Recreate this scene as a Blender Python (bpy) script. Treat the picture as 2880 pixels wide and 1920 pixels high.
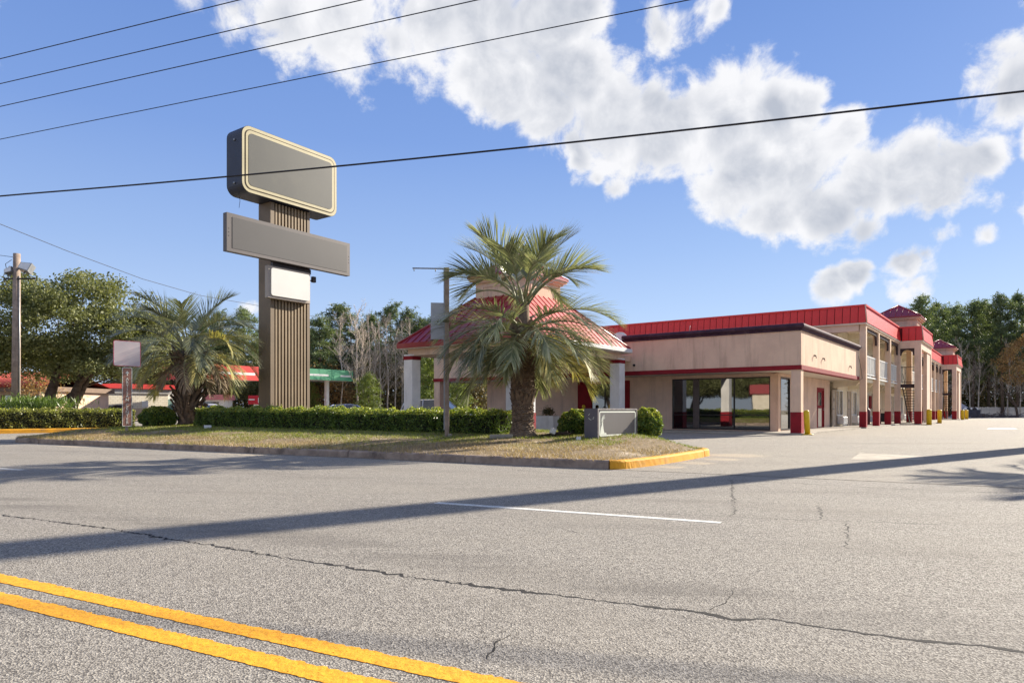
import bpy, math, random
import numpy as np
from mathutils import Vector, Matrix, Quaternion
R = math.radians
random.seed(7); RNG = np.random.default_rng(7)
SC = bpy.context.scene; COL = SC.collection
for o in list(bpy.data.objects): bpy.data.objects.remove(o)

def sr(*c):
    f = lambda v: v/12.92 if v <= .04045 else ((v+.055)/1.055)**2.4
    return tuple(f(v/255) for v in c)

# ---------------------------------------------------------------- camera, sky, sun, exposure
cd = bpy.data.cameras.new('camera'); cam = bpy.data.objects.new('camera', cd); COL.objects.link(cam)
cam.location = (0, 0, 1.0); cam.rotation_euler = (R(90), 0, 0)
cd.lens = 24; cd.sensor_width = 36; cd.sensor_fit = 'HORIZONTAL'; cd.shift_y = 193/2880; cd.clip_end = 3000; cd.clip_start = .05
SC.camera = cam
SUN_EL = R(26.0); SUN_AZ = math.atan2(.805, .594)      # clockwise from +Y
sdir = Vector((math.sin(SUN_AZ)*math.cos(SUN_EL), math.cos(SUN_AZ)*math.cos(SUN_EL), math.sin(SUN_EL)))
sl = bpy.data.lights.new('sun', 'SUN'); sl.energy = 4.3; sl.angle = R(.55); sl.color = (1, .905, .76)
so = bpy.data.objects.new('sun', sl); COL.objects.link(so); so.rotation_euler = sdir.to_track_quat('Z', 'Y').to_euler(); so.location = (20, 15, 30)
SC.view_settings.view_transform = 'Standard'; SC.view_settings.look = 'None'
SC.view_settings.gamma = 1; SC.view_settings.use_curve_mapping = False; SC.view_settings.exposure = 1.42
SC.cycles.max_bounces = 6; SC.cycles.transparent_max_bounces = 12; SC.cycles.caustics_reflective = False; SC.cycles.caustics_refractive = False
try: SC.cycles.use_denoising = True
except Exception: pass

CLOUDS = [(-200,-60,170,.8),(430,-40,60,.5),(540,10,80,.62),(650,45,100,.75),(780,60,110,.85),(890,90,75,.85),(980,30,120,.95),(1120,40,140,1),(1260,50,120,1),(1360,40,60,.6),
 (1110,150,95,.95),(1190,190,120,1),(1320,190,130,1),(1260,270,90,.95),(1400,250,140,1),(1500,210,70,1),(1520,290,130,1),(1640,290,120,1),(1760,290,115,1),(1830,240,65,1),
 (1700,390,110,1),(1820,360,130,1),(1930,300,75,.9),(1790,480,75,.9),(1900,470,100,1),(1990,410,90,1),(2100,390,90,1),(2190,420,95,1),(2250,400,65,1),(1330,350,50,.8),(1990,520,60,.7),
 (2350,200,110,1),(2300,250,60,.9),(2390,330,50,.8),(1925,650,52,1),(1975,630,48,1),(2100,620,55,.9),(2145,595,36,.9),(2110,665,44,.9),(2170,545,40,.6),(2255,545,27,.7),
 (1375,385,36,.62),(1425,425,46,.66),(1421,492,18,.8),(1515,60,62,.66),(1500,105,30,.6),(1640,5,50,.7),(1330,30,80,.9),(2420,480,60,.8),(560,712,28,.5),(2700,120,260,1),(-500,300,220,.8),(2900,520,160,.9)]
W = bpy.data.worlds.new('World'); SC.world = W; W.use_nodes = True
nt = W.node_tree; nt.nodes.clear()
class NT:
    def __init__(s, t): s.t = t
    def n(s, k, **kw):
        x = s.t.nodes.new(k)
        for a, b in kw.items(): setattr(x, a, b)
        return x
    def link(s, a, b): s.t.links.new(a, b)
    def _in(s, sock, v):
        if isinstance(v, bpy.types.NodeSocket): s.t.links.new(v, sock)
        elif v is not None: sock.default_value = v
    def math(s, op, a, b=None, c=None, clamp=False):
        x = s.n('ShaderNodeMath', operation=op, use_clamp=clamp)
        s._in(x.inputs[0], a); s._in(x.inputs[1], b); s._in(x.inputs[2], c); return x.outputs[0]
    def vmath(s, op, a, b=None, out=0):
        x = s.n('ShaderNodeVectorMath', operation=op); s._in(x.inputs[0], a); s._in(x.inputs[1], b); return x.outputs[out]
    def ramp(s, v, a, b, c=0., d=1., smooth=True):
        x = s.n('ShaderNodeMapRange', interpolation_type='SMOOTHSTEP' if smooth else 'LINEAR')
        s._in(x.inputs[0], v)
        for i, q in enumerate((a, b, c, d)): s._in(x.inputs[1+i], q)
        return x.outputs[0]
    def mix(s, f, a, b, blend='MIX'):
        x = s.n('ShaderNodeMix', data_type='RGBA', blend_type=blend); s._in(x.inputs[0], f)
        s._in(x.inputs[6], a if isinstance(a, bpy.types.NodeSocket) else (*a, 1)[:4]); s._in(x.inputs[7], b if isinstance(b, bpy.types.NodeSocket) else (*b, 1)[:4]); return x.outputs[2]
    def noise(s, vec, scale, detail=4, rough=.55, dist=0., out=0):
        x = s.n('ShaderNodeTexNoise'); s._in(x.inputs['Vector'], vec); x.inputs['Scale'].default_value = scale
        x.inputs['Detail'].default_value = detail; x.inputs['Roughness'].default_value = rough; x.inputs['Distortion'].default_value = dist; return x.outputs[out]
w = NT(nt)
SKYK = .115
sky = w.n('ShaderNodeTexSky', sky_type='NISHITA'); sky.sun_disc = False; sky.sun_elevation = SUN_EL; sky.sun_rotation = SUN_AZ
sky.air_density = 1.0; sky.dust_density = .25; sky.ozone_density = 3.0; sky.altitude = 50
tc = w.n('ShaderNodeTexCoord').outputs['Generated']
dirv = w.vmath('NORMALIZE', tc)
wob = w.vmath('SCALE', w.vmath('SUBTRACT', w.noise(dirv, 7, 3, .6, out=1), (.5, .5, .5))); wob.node.inputs[3].default_value = .10
wd = w.vmath('ADD', dirv, wob)
best = None
for (cx, cy, rr, dn) in CLOUDS:
    px, py = cx*1.2245, cy*1.2245
    d = Vector(((px-1440)/1920, 1, (1153-py)/1920)); L = d.length; d.normalize()
    rad = rr*1.2245/1920/L*1.27
    dist = w.vmath('DISTANCE', wd, tuple(d), out=1)
    v = w.math('MULTIPLY_ADD', dist, -dn/rad, dn)
    best = v if best is None else w.math('SMOOTH_MAX', best, v, .12)
gen = w.noise(dirv, 2.3, 2, .5)
sepd = w.n('ShaderNodeSeparateXYZ'); w.link(dirv, sepd.inputs[0])
outside = w.ramp(sepd.outputs[1], .70, .35)           # out of view broken cloud goes on, its cover raised for added fill light
genv = w.math('MULTIPLY', w.math('MULTIPLY_ADD', gen, 4.0, -1.95), outside)
genv = w.math('MINIMUM', genv, .8)
best = w.math('MAXIMUM', best, w.math('SUBTRACT', genv, w.math('MULTIPLY_ADD', outside, -1.5, 1.5)))
n1 = w.noise(dirv, 16, 12, .64, .25)
n1b = w.noise(w.vmath('ADD', dirv, (.010, .0, .016)), 16, 5, .6, .25)
n1a = w.noise(dirv, 16, 5, .6, .25)
n2 = w.noise(dirv, 5.5, 6, .55, .2)
dens = w.math('ADD', best, w.math('MULTIPLY_ADD', n1, 1.5, -.80))
mask = w.ramp(dens, .05, .42)
# light side up and to the right: compare density towards the sun
KE = 1/(2**SC.view_settings.exposure)/SKYK
core = w.ramp(dens, .40, 1.0)
soft = w.math('ADD', best, w.math('MULTIPLY_ADD', w.noise(dirv, 7, 3, .5), 1.2, -.6))
grey = w.math('MULTIPLY', w.ramp(soft, .28, .78), w.math('MULTIPLY_ADD', w.ramp(n2, .30, .62), .75, .25))
relief = w.math('MULTIPLY', w.math('SUBTRACT', n1b, n1a), 1.5)
grey = w.math('ADD', w.math('MULTIPLY', grey, .80), w.math('MULTIPLY', relief, w.ramp(dens, .2, .7)), clamp=True)
ccol = w.mix(grey, tuple(v*KE*1.02 for v in sr(250,250,252)), tuple(v*KE for v in sr(190,196,208)))
el = sepd.outputs[2]
gr = w.n('ShaderNodeValToRGB'); w.link(el, gr.inputs[0]); ge = gr.color_ramp.elements
KE = 1/(2**SC.view_settings.exposure)/SKYK
def gcol(*c): return tuple(v*KE/5 for v in sr(*c))+(1,)
ge[0].position = 0; ge[0].color = gcol(206,222,246); ge[1].position = 1; ge[1].color = gcol(78,110,180)
for p_, c_ in ((.10, (184,207,243)), (.22, (156,185,234)), (.36, (126,160,223)), (.52, (108,144,212)), (.7, (92,126,196))): q_ = ge.new(p_); q_.color = gcol(*c_)
grs = w.vmath('SCALE', gr.outputs[0]); grs.node.inputs[3].default_value = 5
skyc = w.mix(.08, grs, sky.outputs[0])
fin = w.mix(w.math('MULTIPLY', mask, .97), skyc, ccol)
bg = w.n('ShaderNodeBackground'); w.link(fin, bg.inputs[0]); bg.inputs[1].default_value = SKYK
wo = w.n('ShaderNodeOutputWorld'); w.link(bg.outputs[0], wo.inputs[0])
try: W.cycles.sampling_method = 'MANUAL'; W.cycles.sample_map_resolution = 512
except Exception: pass

# ---------------------------------------------------------------- helpers
def dep(px, d, z=None): return Vector(((px-1440)/1920*d, d, z if z is not None else 0))

MATS = {}
def newmat(name):
    m = bpy.data.materials.new(name); m.use_nodes = True
    t = NT(m.node_tree); b = m.node_tree.nodes['Principled BSDF']; return m, t, b
def mat(name, col, col2=None, scale=6, rough=.7, bump=0., bscale=None, metal=0, spec=.5, stain=None, stainamt=.4, streak=False, detail=5):
    if name in MATS: return MATS[name]
    m, t, b = newmat(name)
    co = t.n('ShaderNodeTexCoord').outputs['Object']
    if col2 is None: col2 = tuple(c*.82 for c in col)
    f = t.ramp(t.noise(co, scale, detail, .6), .3, .7)
    c = t.mix(f, col, col2)
    if stain:
        v = co
        if streak:
            mp = t.n('ShaderNodeMapping'); t.link(co, mp.inputs[0]); mp.inputs['Scale'].default_value = (1, 1, .12); v = mp.outputs[0]
        s = t.ramp(t.noise(v, 1.6 if not streak else 3.5, 6, .65), .48, .72)
        c = t.mix(t.math('MULTIPLY', s, stainamt), c, stain)
    t.link(c, b.inputs['Base Color'])
    b.inputs['Roughness'].default_value = rough; b.inputs['Metallic'].default_value = metal
    b.inputs['Specular IOR Level'].default_value = spec
    if bump:
        bp = t.n('ShaderNodeBump'); bp.inputs['Strength'].default_value = min(1, bump); bp.inputs['Distance'].default_value = .01*max(1, bump)
        t.link(t.noise(co, bscale or scale*8, 4, .6), bp.inputs['Height']); t.link(bp.outputs[0], b.inputs['Normal'])
    MATS[name] = m; return m
def leafmat(name, cols, trans=.3, rough=.45, attr=None, acol=None, objrand=0.):
    if name in MATS: return MATS[name]
    m, t, b = newmat(name)
    g = t.n('ShaderNodeNewGeometry'); rp = g.outputs['Random Per Island']
    cr = t.n('ShaderNodeValToRGB'); t.link(rp, cr.inputs[0])
    e = cr.color_ramp.elements; e[0].color = (*cols[0], 1); e[1].color = (*cols[-1], 1)
    for i, c in enumerate(cols[1:-1]): q = e.new((i+1)/(len(cols)-1)); q.color = (*c, 1)
    c = cr.outputs[0]
    if attr:
        a = t.n('ShaderNodeAttribute', attribute_name=attr); c = t.mix(a.outputs['Fac'], c, acol)
    if objrand:
        oi = t.n('ShaderNodeObjectInfo'); h = t.n('ShaderNodeHueSaturation'); t.link(c, h.inputs['Color'])
        t.link(t.math('MULTIPLY_ADD', oi.outputs['Random'], objrand, 1-objrand/2), h.inputs['Value']); c = h.outputs[0]
    t.link(c, b.inputs['Base Color']); b.inputs['Roughness'].default_value = rough
    tr = t.n('ShaderNodeBsdfTranslucent'); t.link(t.mix(1, c, (1.0, 1.0, .55), 'MULTIPLY'), tr.inputs[0])
    mx = t.n('ShaderNodeMixShader'); mx.inputs[0].default_value = trans
    t.link(b.outputs[0], mx.inputs[1]); t.link(tr.outputs[0], mx.inputs[2])
    t.link(mx.outputs[0], m.node_tree.nodes['Material Output'].inputs[0]); MATS[name] = m; return m

def tag(o, label=None, cat=None, group=None, kind=None):
    if label: o['label'] = label
    if cat: o['category'] = cat
    if group: o['group'] = group
    if kind: o['kind'] = kind
    return o
def link(name, data, parent=None, loc=(0, 0, 0), rotz=0):
    o = bpy.data.objects.new(name, data); COL.objects.link(o); o.parent = parent; o.location = loc; o.rotation_euler = (0, 0, rotz); return o
def empty(name, loc, rotz=0, **kw):
    o = link(name, None, None, loc, rotz); o.empty_display_size = .3; tag(o, **kw); return o
class MB:
    def __init__(s): s.v = []; s.f = []; s.mi = []; s.m = 0; s.M = None; s.sm = []; s.smooth = False
    def add(s, vs, fs):
        k = len(s.v)
        if s.M is not None: vs = [s.M @ Vector(q) for q in vs]
        s.v += [tuple(q) for q in vs]; s.f += [tuple(k+i for i in f) for f in fs]; s.mi += [s.m]*len(fs); s.sm += [s.smooth]*len(fs); return s
    def box(s, x0, x1, y0, y1, z0, z1, bev=0.):
        if x0 > x1: x0, x1 = x1, x0
        if y0 > y1: y0, y1 = y1, y0
        if z0 > z1: z0, z1 = z1, z0
        if bev:
            b = min(bev, (x1-x0)*.45, (y1-y0)*.45, (z1-z0)*.45); V = []
            for x, sx in ((x0, 1), (x1, -1)):
                for y, sy in ((y0, 1), (y1, -1)):
                    for z, sz in ((z0, 1), (z1, -1)):
                        V += [(x, y+sy*b, z+sz*b), (x+sx*b, y, z+sz*b), (x+sx*b, y+sy*b, z)]
            I = lambda i, j, k, c: ((i*2+j)*2+k)*3+c
            F = [(I(0,0,0,0),I(0,0,1,0),I(0,1,1,0),I(0,1,0,0)),(I(1,0,0,0),I(1,1,0,0),I(1,1,1,0),I(1,0,1,0)),
                 (I(0,0,0,1),I(1,0,0,1),I(1,0,1,1),I(0,0,1,1)),(I(0,1,0,1),I(0,1,1,1),I(1,1,1,1),I(1,1,0,1)),
                 (I(0,0,0,2),I(0,1,0,2),I(1,1,0,2),I(1,0,0,2)),(I(0,0,1,2),I(1,0,1,2),I(1,1,1,2),I(0,1,1,2))]
            for i in (0, 1):
                for j in (0, 1):
                    F.append((I(i,j,0,0),I(i,j,1,0),I(i,j,1,1),I(i,j,0,1))); F.append((I(i,0,j,0),I(i,1,j,0),I(i,1,j,2),I(i,0,j,2))); F.append((I(0,i,j,1),I(1,i,j,1),I(1,i,j,2),I(0,i,j,2)))
                    for k in (0, 1): F.append((I(i,j,k,0),I(i,j,k,1),I(i,j,k,2)))
            return s.add(V, F)
        return s.add([(x0,y0,z0),(x1,y0,z0),(x1,y1,z0),(x0,y1,z0),(x0,y0,z1),(x1,y0,z1),(x1,y1,z1),(x0,y1,z1)],
                     [(0,3,2,1),(4,5,6,7),(0,1,5,4),(1,2,6,5),(2,3,7,6),(3,0,4,7)])
    def prism(s, poly, axis, lo, hi):
        P = {'z': lambda p, h: (p[0], p[1], h), 'y': lambda p, h: (p[0], h, p[1]), 'x': lambda p, h: (h, p[0], p[1])}[axis]
        n = len(poly); V = [P(p, lo) for p in poly]+[P(p, hi) for p in poly]
        return s.add(V, [tuple(range(n))[::-1], tuple(range(n, 2*n))]+[(i, (i+1) % n, n+(i+1) % n, n+i) for i in range(n)])
    def tube(s, pts, rad, n=8, cap=True):
        pts = [Vector(p) for p in pts]; m = len(pts)
        if not hasattr(rad, '__len__'): rad = [rad]*m
        V = []; F = []
        t = (pts[1]-pts[0]).normalized(); a = t.orthogonal().normalized()
        for i, p in enumerate(pts):
            t = (pts[min(i+1, m-1)]-pts[max(i-1, 0)]).normalized(); a = (a-t*a.dot(t))
            a = a.normalized() if a.length > 1e-6 else t.orthogonal().normalized(); b = t.cross(a)
            for k in range(n):
                an = 2*math.pi*k/n; V.append(p+(a*math.cos(an)+b*math.sin(an))*rad[i])
        for i in range(m-1):
            for k in range(n): F.append((i*n+k, i*n+(k+1) % n, (i+1)*n+(k+1) % n, (i+1)*n+k))
        if cap: F += [tuple(range(n))[::-1], tuple(range((m-1)*n, m*n))]
        sm = s.smooth; s.smooth = True; s.add(V, F); s.smooth = sm; return s
    def lathe(s, prof, n=24, c=(0, 0)):
        V = []; F = []
        for (r, z) in prof:
            for k in range(n): an = 2*math.pi*k/n; V.append((c[0]+r*math.cos(an), c[1]+r*math.sin(an), z))
        for i in range(len(prof)-1):
            for k in range(n): F.append((i*n+k, i*n+(k+1) % n, (i+1)*n+(k+1) % n, (i+1)*n+k))
        F += [tuple(range(n))[::-1], tuple(range((len(prof)-1)*n, len(prof)*n))]
        sm = s.smooth; s.smooth = True; s.add(V, F); s.smooth = sm; return s
    def quad(s, *p): return s.add(p, [tuple(range(len(p)))])
    def mesh(s, name, mats):
        me = bpy.data.meshes.new(name); me.from_pydata(s.v, [], s.f)
        for m in (mats if isinstance(mats, (list, tuple)) else [mats]): me.materials.append(m)
        me.polygons.foreach_set('material_index', s.mi); me.polygons.foreach_set('use_smooth', s.sm); me.update(); return me
    def build(s, name, mats, parent=None, loc=(0, 0, 0), rotz=0, **kw): return tag(link(name, s.mesh(name, mats), parent, loc, rotz), **kw)
def polymesh(name, V, mats, mi=None, attr=None):
    """V (N,k,3) numpy: N separate k-gons"""
    N, k = V.shape[:2]; me = bpy.data.meshes.new(name)
    me.vertices.add(N*k); me.vertices.foreach_set('co', V.reshape(-1).astype(np.float32))
    me.loops.add(N*k); me.loops.foreach_set('vertex_index', np.arange(N*k, dtype=np.int32))
    me.polygons.add(N); me.polygons.foreach_set('loop_start', np.arange(0, N*k, k, dtype=np.int32))
    for m in (mats if isinstance(mats, (list, tuple)) else [mats]): me.materials.append(m)
    if mi is not None: me.polygons.foreach_set('material_index', mi.astype(np.int32))
    if attr is not None:
        a = me.attributes.new('dry', 'FLOAT', 'POINT'); a.data.foreach_set('value', np.repeat(attr, k).astype(np.float32))
    me.update(calc_edges=True); return me
def leaves(C, size, aspect=.55, rng=RNG, up=0.3, var=.4):
    """rhombic leaves at points C (N,3)"""
    N = len(C); d = rng.normal(size=(N, 3)); d[:, 2] += up; d /= np.linalg.norm(d, axis=1)[:, None]
    e = rng.normal(size=(N, 3)); e -= d*(e*d).sum(1)[:, None]; e /= np.linalg.norm(e, axis=1)[:, None]
    s = size*(1+var*(rng.random(N)-.5)*2); a = d*s[:, None]*.5; b = e*s[:, None]*.5*aspect
    return np.stack([C-a, C+b, C+a, C-b], 1)

# ---------------------------------------------------------------- materials
M_stucco = mat('stucco_tan', sr(224,195,170), sr(212,183,160), 1.2, .9, .35, 60, stain=sr(166,140,122), stainamt=.5, streak=True, spec=.2)
M_stucco2 = mat('stucco_shadow_side', sr(225,196,175), sr(212,184,165), 1.6, .9, .35, 60, stain=sr(168,142,130), stainamt=.4, streak=True, spec=.2)
M_white = mat('white_paint', sr(236,233,228), sr(222,219,214), 2, .8, .2, 70, stain=sr(160,156,150), stainamt=.25, streak=True, spec=.3)
M_trimred = mat('dark_red_paint', sr(140,26,36), sr(124,22,32), 3, .75, .1, 60, stain=sr(110,40,42), stainamt=.3, spec=.3)
M_base = mat('red_column_base_paint', sr(150,28,40), sr(134,24,36), 4, .7, .15, 60, stain=sr(90,30,34), stainamt=.3, spec=.3)
M_redmetal = mat('red_metal', sr(212,48,44), sr(198,40,38), .8, .42, .05, 20, stain=sr(160,52,54), stainamt=.3, streak=True, spec=.5)
M_fadedlitroof = mat('faded_sunlit_red_roof', sr(204,92,84), sr(190,78,72), .7, .45, .05, 20, stain=sr(206,130,120), stainamt=.35, spec=.6)  # lit-slope copy of the red roof: fading plus sun sheen put into its colour
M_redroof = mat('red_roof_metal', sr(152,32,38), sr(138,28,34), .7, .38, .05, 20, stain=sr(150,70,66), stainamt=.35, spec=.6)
M_seam = mat('red_seam', sr(140,26,32), sr(120,22,30), 3, .5)
M_backred = mat('dark_red_gap', sr(110,16,26), sr(96,14,22), 3, .8)
M_purple = mat('aubergine_cornice_paint', sr(74,52,66), sr(60,42,56), 3, .8, .3, 30, stain=sr(112,94,98), stainamt=.4, spec=.2)
M_cream = mat('cream_masonry', sr(232,222,200), sr(220,210,188), 2, .85, .15, 40, stain=sr(178,166,146), stainamt=.3, spec=.2)
M_soffit = mat('soffit', sr(226,214,200), sr(214,202,188), 2, .9, .1, 40, spec=.2)
M_conc = mat('concrete', sr(176,168,156), sr(150,143,132), 3, .9, .4, 50, stain=sr(120,112,102), stainamt=.4, spec=.2)
M_kerb = mat('old_kerb_concrete', sr(168,150,134), sr(136,120,108), 5, .95, .6, 40, stain=sr(70,62,58), stainamt=.65, spec=.15)
M_yellow = mat('yellow_kerb_paint', sr(222,160,44), sr(206,146,40), 4, .75, .5, 45, stain=sr(150,122,84), stainamt=.75, spec=.3)
M_boll = mat('yellow_bollard_paint', sr(222,186,20), sr(204,168,16), 5, .5, .1, 30, stain=sr(170,130,30), stainamt=.3)
M_dark = mat('dark_metal', sr(50,44,46), sr(40,36,38), 4, .5)
M_darkbrown = mat('dark_brown_timber', sr(64,44,46), sr(54,38,40), 4, .7)
M_frame = mat('black_window_frame', sr(34,30,30), sr(26,24,24), 4, .4)
M_mull = mat('dark_taupe_mullion', sr(92,80,78), sr(80,70,68), 4, .5)
M_steel = mat('galvanised_steel', sr(150,152,154), sr(130,132,134), 5, .45, metal=.6)
M_wood = mat('weathered_wood', sr(168,150,136), sr(136,121,110), 4, .9, .5, 25, stain=sr(80,68,60), stainamt=.5, streak=True, spec=.2)
M_asphaltwood = mat('grey_fence_wood', sr(214,206,194), sr(190,182,172), 2, .9, .3, 20, stain=sr(110,104,98), stainamt=.4, streak=True, spec=.2)
M_bark = mat('bark', sr(110,96,84), sr(78,66,58), 5, .95, .8, 18, spec=.1)
M_palebark = mat('pale_bark', sr(200,188,174), sr(160,148,136), 3, .95, .3, 18, spec=.1)
M_rubber = mat('tyre_rubber', sr(32,32,33), sr(24,24,25), 6, .85)
M_grill = mat('white_plastic', sr(225,225,222), sr(212,212,208), 4, .5)
M_bolt = mat('black_iron', sr(36,30,30), None, 6, .6)
def glassmat(name, col, ior=2.0, rough=.02):
    m, t, b = newmat(name); b.inputs['Base Color'].default_value = (*col, 1); b.inputs['Roughness'].default_value = rough; b.inputs['IOR'].default_value = ior
    co = t.n('ShaderNodeTexCoord').outputs['Object']; bp = t.n('ShaderNodeBump'); bp.inputs['Strength'].default_value = .02; bp.inputs['Distance'].default_value = .05
    t.link(t.noise(co, .8, 2, .5), bp.inputs['Height']); t.link(bp.outputs[0], b.inputs['Normal']); return m
M_glass = glassmat('dark_window_glass', (.012, .012, .013), 2.6)
M_carglass = glassmat('car_glass', (.015, .022, .04), 1.8)
M_paleglass = glassmat('curtained_glass', (.10, .11, .11), 1.9)
M_frond = leafmat('palm_leaflet', [sr(130,137,106), sr(158,163,132), sr(106,115,90), sr(198,198,170)], .30, .27, objrand=.65)
M_frondy = leafmat('palm_leaflet_yellowing', [sr(168,160,98), sr(188,176,112), sr(150,150,96), sr(140,146,104)], .35, .45, objrand=.4)
M_frondd = leafmat('palm_leaflet_dead', [sr(150,128,102), sr(128,108,88), sr(168,150,124), sr(112,94,78)], .15, .8, objrand=.4)
M_rachis = mat('palm_stalk', sr(150,150,112), sr(128,124,92), 6, .6)
M_boot = mat('palm_leaf_base', sr(132,114,98), sr(96,82,72), 9, .95, .9, 40, stain=sr(160,146,130), stainamt=.4, spec=.1)
M_oak = leafmat('oak_leaf', [sr(88,94,54), sr(116,122,74), sr(138,142,92), sr(98,104,62), sr(160,162,118)], .35, .6)
M_hedge = leafmat('hedge_leaf', [sr(74,98,42), sr(98,122,52), sr(120,142,62), sr(66,90,42)], .35, .38)
M_hedgey = leafmat('hedge_leaf_sunlit_yellow', [sr(164,172,64), sr(192,194,88), sr(134,148,56), sr(206,206,118)], .4, .4)  # yellow leaves, mostly on hedge tops: backlit sun put into the leaf colour
M_lefthedge = leafmat('hedge_leaf_olive', [sr(106,112,58), sr(144,146,78), sr(84,92,46), sr(170,170,98)], .3, .45)
M_pine = leafmat('pine_needle', [sr(86,104,70), sr(108,124,84), sr(130,142,98), sr(76,94,66)], .34, .55, objrand=.45)
M_piney = leafmat('young_pine_needle', [sr(120,136,66), sr(140,152,76), sr(98,118,58)], .3, .5)
M_under = leafmat('undergrowth_leaf', [sr(100,94,62), sr(126,112,76), sr(82,84,54), sr(146,124,88), sr(106,108,66)], .25, .7)
M_autumn = leafmat('autumn_leaf', [sr(170,132,84), sr(150,112,70), sr(188,156,106), sr(130,110,66)], .3, .7)
M_grass = leafmat('grass_blade', [sr(122,138,52), sr(150,160,66), sr(104,122,46), sr(168,172,84)], .3, .6, attr='dry', acol=sr(176,154,120))
M_twig = mat('dead_twig', sr(90,74,62), sr(70,58,50), 6, .9)

# ---------------------------------------------------------------- ground, road, lot
E1 = Vector((.8720, -.4895, 0)); NN = Vector((.4895, .8720, 0)); KC = Vector((1.66, 11.57, 0))   # along the kerb / away from the road / kerb corner
def TS(t, s, z=0): p = KC+E1*t+NN*s; p.z = z; return p
def asphalt(name, base, dark, tint, sand=False):
    m, t, b = newmat(name); co = t.n('ShaderNodeTexCoord').outputs['Object']
    vo = t.n('ShaderNodeTexVoronoi'); t.link(co, vo.inputs['Vector']); vo.inputs['Scale'].default_value = 120; vo.inputs['Randomness'].default_value = 1
    sp = t.n('ShaderNodeSeparateColor'); t.link(vo.outputs['Color'], sp.inputs[0])
    stone = t.ramp(sp.outputs[0], .1, .9)
    c = t.mix(stone, dark, base)
    c = t.mix(t.math('MULTIPLY', t.ramp(sp.outputs[1], .86, .95), .6), c, tuple(min(1, q*1.55) for q in base))
    fine = t.ramp(t.noise(co, 260, 2, .6), .3, .7); c = t.mix(t.math('MULTIPLY', fine, .25), c, dark)
    mid = t.ramp(t.noise(co, 9, 4, .7), .35, .7); c = t.mix(t.math('MULTIPLY', mid, .22), c, dark)
    mp = t.n('ShaderNodeMapping'); t.link(co, mp.inputs[0]); mp.inputs['Rotation'].default_value = (0, 0, R(29.3)); mp.inputs['Scale'].default_value = (.06, 1, 1)
    tr = t.ramp(t.noise(mp.outputs[0], 1.1, 5, .6), .5, .75); c = t.mix(t.math('MULTIPLY', tr, .30), c, dark)
    big = t.ramp(t.noise(co, .45, 4, .6), .4, .7); c = t.mix(t.math('MULTIPLY', big, .35), c, tint)
    sdist = t.vmath('DOT_PRODUCT', t.vmath('SUBTRACT', co, tuple(KC)), tuple(NN), out=1)
    wobn = t.math('MULTIPLY_ADD', t.noise(mp.outputs[0], .9, 3, .5), 1.2, -.6)
    for (s0, ww, am) in ((-7.1, .42, .55), (-5.3, .5, .22), (-3.4, .5, .3), (-1.7, .45, .25)):
        v = t.math('ABSOLUTE', t.math('ADD', t.math('SUBTRACT', sdist, s0), t.math('MULTIPLY', wobn, .5)))
        bnd = t.math('MULTIPLY', t.ramp(v, ww, ww*.15), t.ramp(t.noise(mp.outputs[0], 2.4, 5, .65), .36, .66))
        c = t.mix(t.math('MULTIPLY', bnd, am), c, dark)
    spots = t.ramp(t.noise(co, 1.9, 3, .5), .70, .78); c = t.mix(t.math('MULTIPLY', spots, .35), c, dark)
    if sand:
        sd = None
        for (x, y, r) in sand:
            v = t.math('MULTIPLY_ADD', t.vmath('DISTANCE', co, (x, y, 0), out=1), -1/r, 1); sd = v if sd is None else t.math('MAXIMUM', sd, v)
        sm = t.ramp(t.math('ADD', sd, t.math('MULTIPLY_ADD', t.noise(co, 6, 6, .65), 1.4, -.75)), 0, .5)
        c = t.mix(t.math('MULTIPLY', sm, .6), c, sr(188,172,148))
    t.link(c, b.inputs['Base Color']); b.inputs['Roughness'].default_value = .88; b.inputs['Specular IOR Level'].default_value = .3
    bp = t.n('ShaderNodeBump'); bp.inputs['Strength'].default_value = .9; bp.inputs['Distance'].default_value = .006
    t.link(t.math('ADD', vo.outputs['Distance'], t.math('MULTIPLY', fine, .3)), bp.inputs['Height']); t.link(bp.outputs[0], b.inputs['Normal']); return m
tipc = [(5.0, 15.1, .8), (4.3, 13.9, .5), (3.5, 12.9, .42), (2.8, 12.0, .35)] + [tuple((TS(t, -.25))[:2])+(.45,) for t in (-9.2, -8.4, -16, -15.4)]
M_road = asphalt('road_asphalt', sr(178,172,161), sr(102,97,91), sr(154,147,135), tipc)
M_lot = asphalt('lot_asphalt', sr(181,174,161), sr(112,106,98), sr(162,154,138), tipc)
M_soil = mat('soil_ground', sr(126,112,88), sr(98,88,66), .4, .95, .5, 8, stain=sr(92,96,52), stainamt=.7, spec=.1)
b = MB(); b.quad((-900, -300, -.012), (900, -300, -.012), (900, 1500, -.012), (-900, 1500, -.012)); b.build('ground', M_soil, kind='structure', label='bare soil and grass beyond the paved areas')
b = MB(); P = [TS(-170, -24), TS(170, -24), TS(170, 0), TS(-170, 0)]; b.quad(*[(p.x, p.y, -.004) for p in P]); b.build('road', M_road, kind='structure', label='worn grey asphalt road')
b = MB(); P = [TS(-75, 0), TS(110, 0), (150, 106), (90, 110), (42, 104), (-14, 92), (-60, 78), (-85, 62)]; b.quad(*[(p[0], p[1], 0) for p in P]); b.build('parking_lot', M_lot, kind='structure', label='pale worn asphalt lot around the motel')

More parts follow.
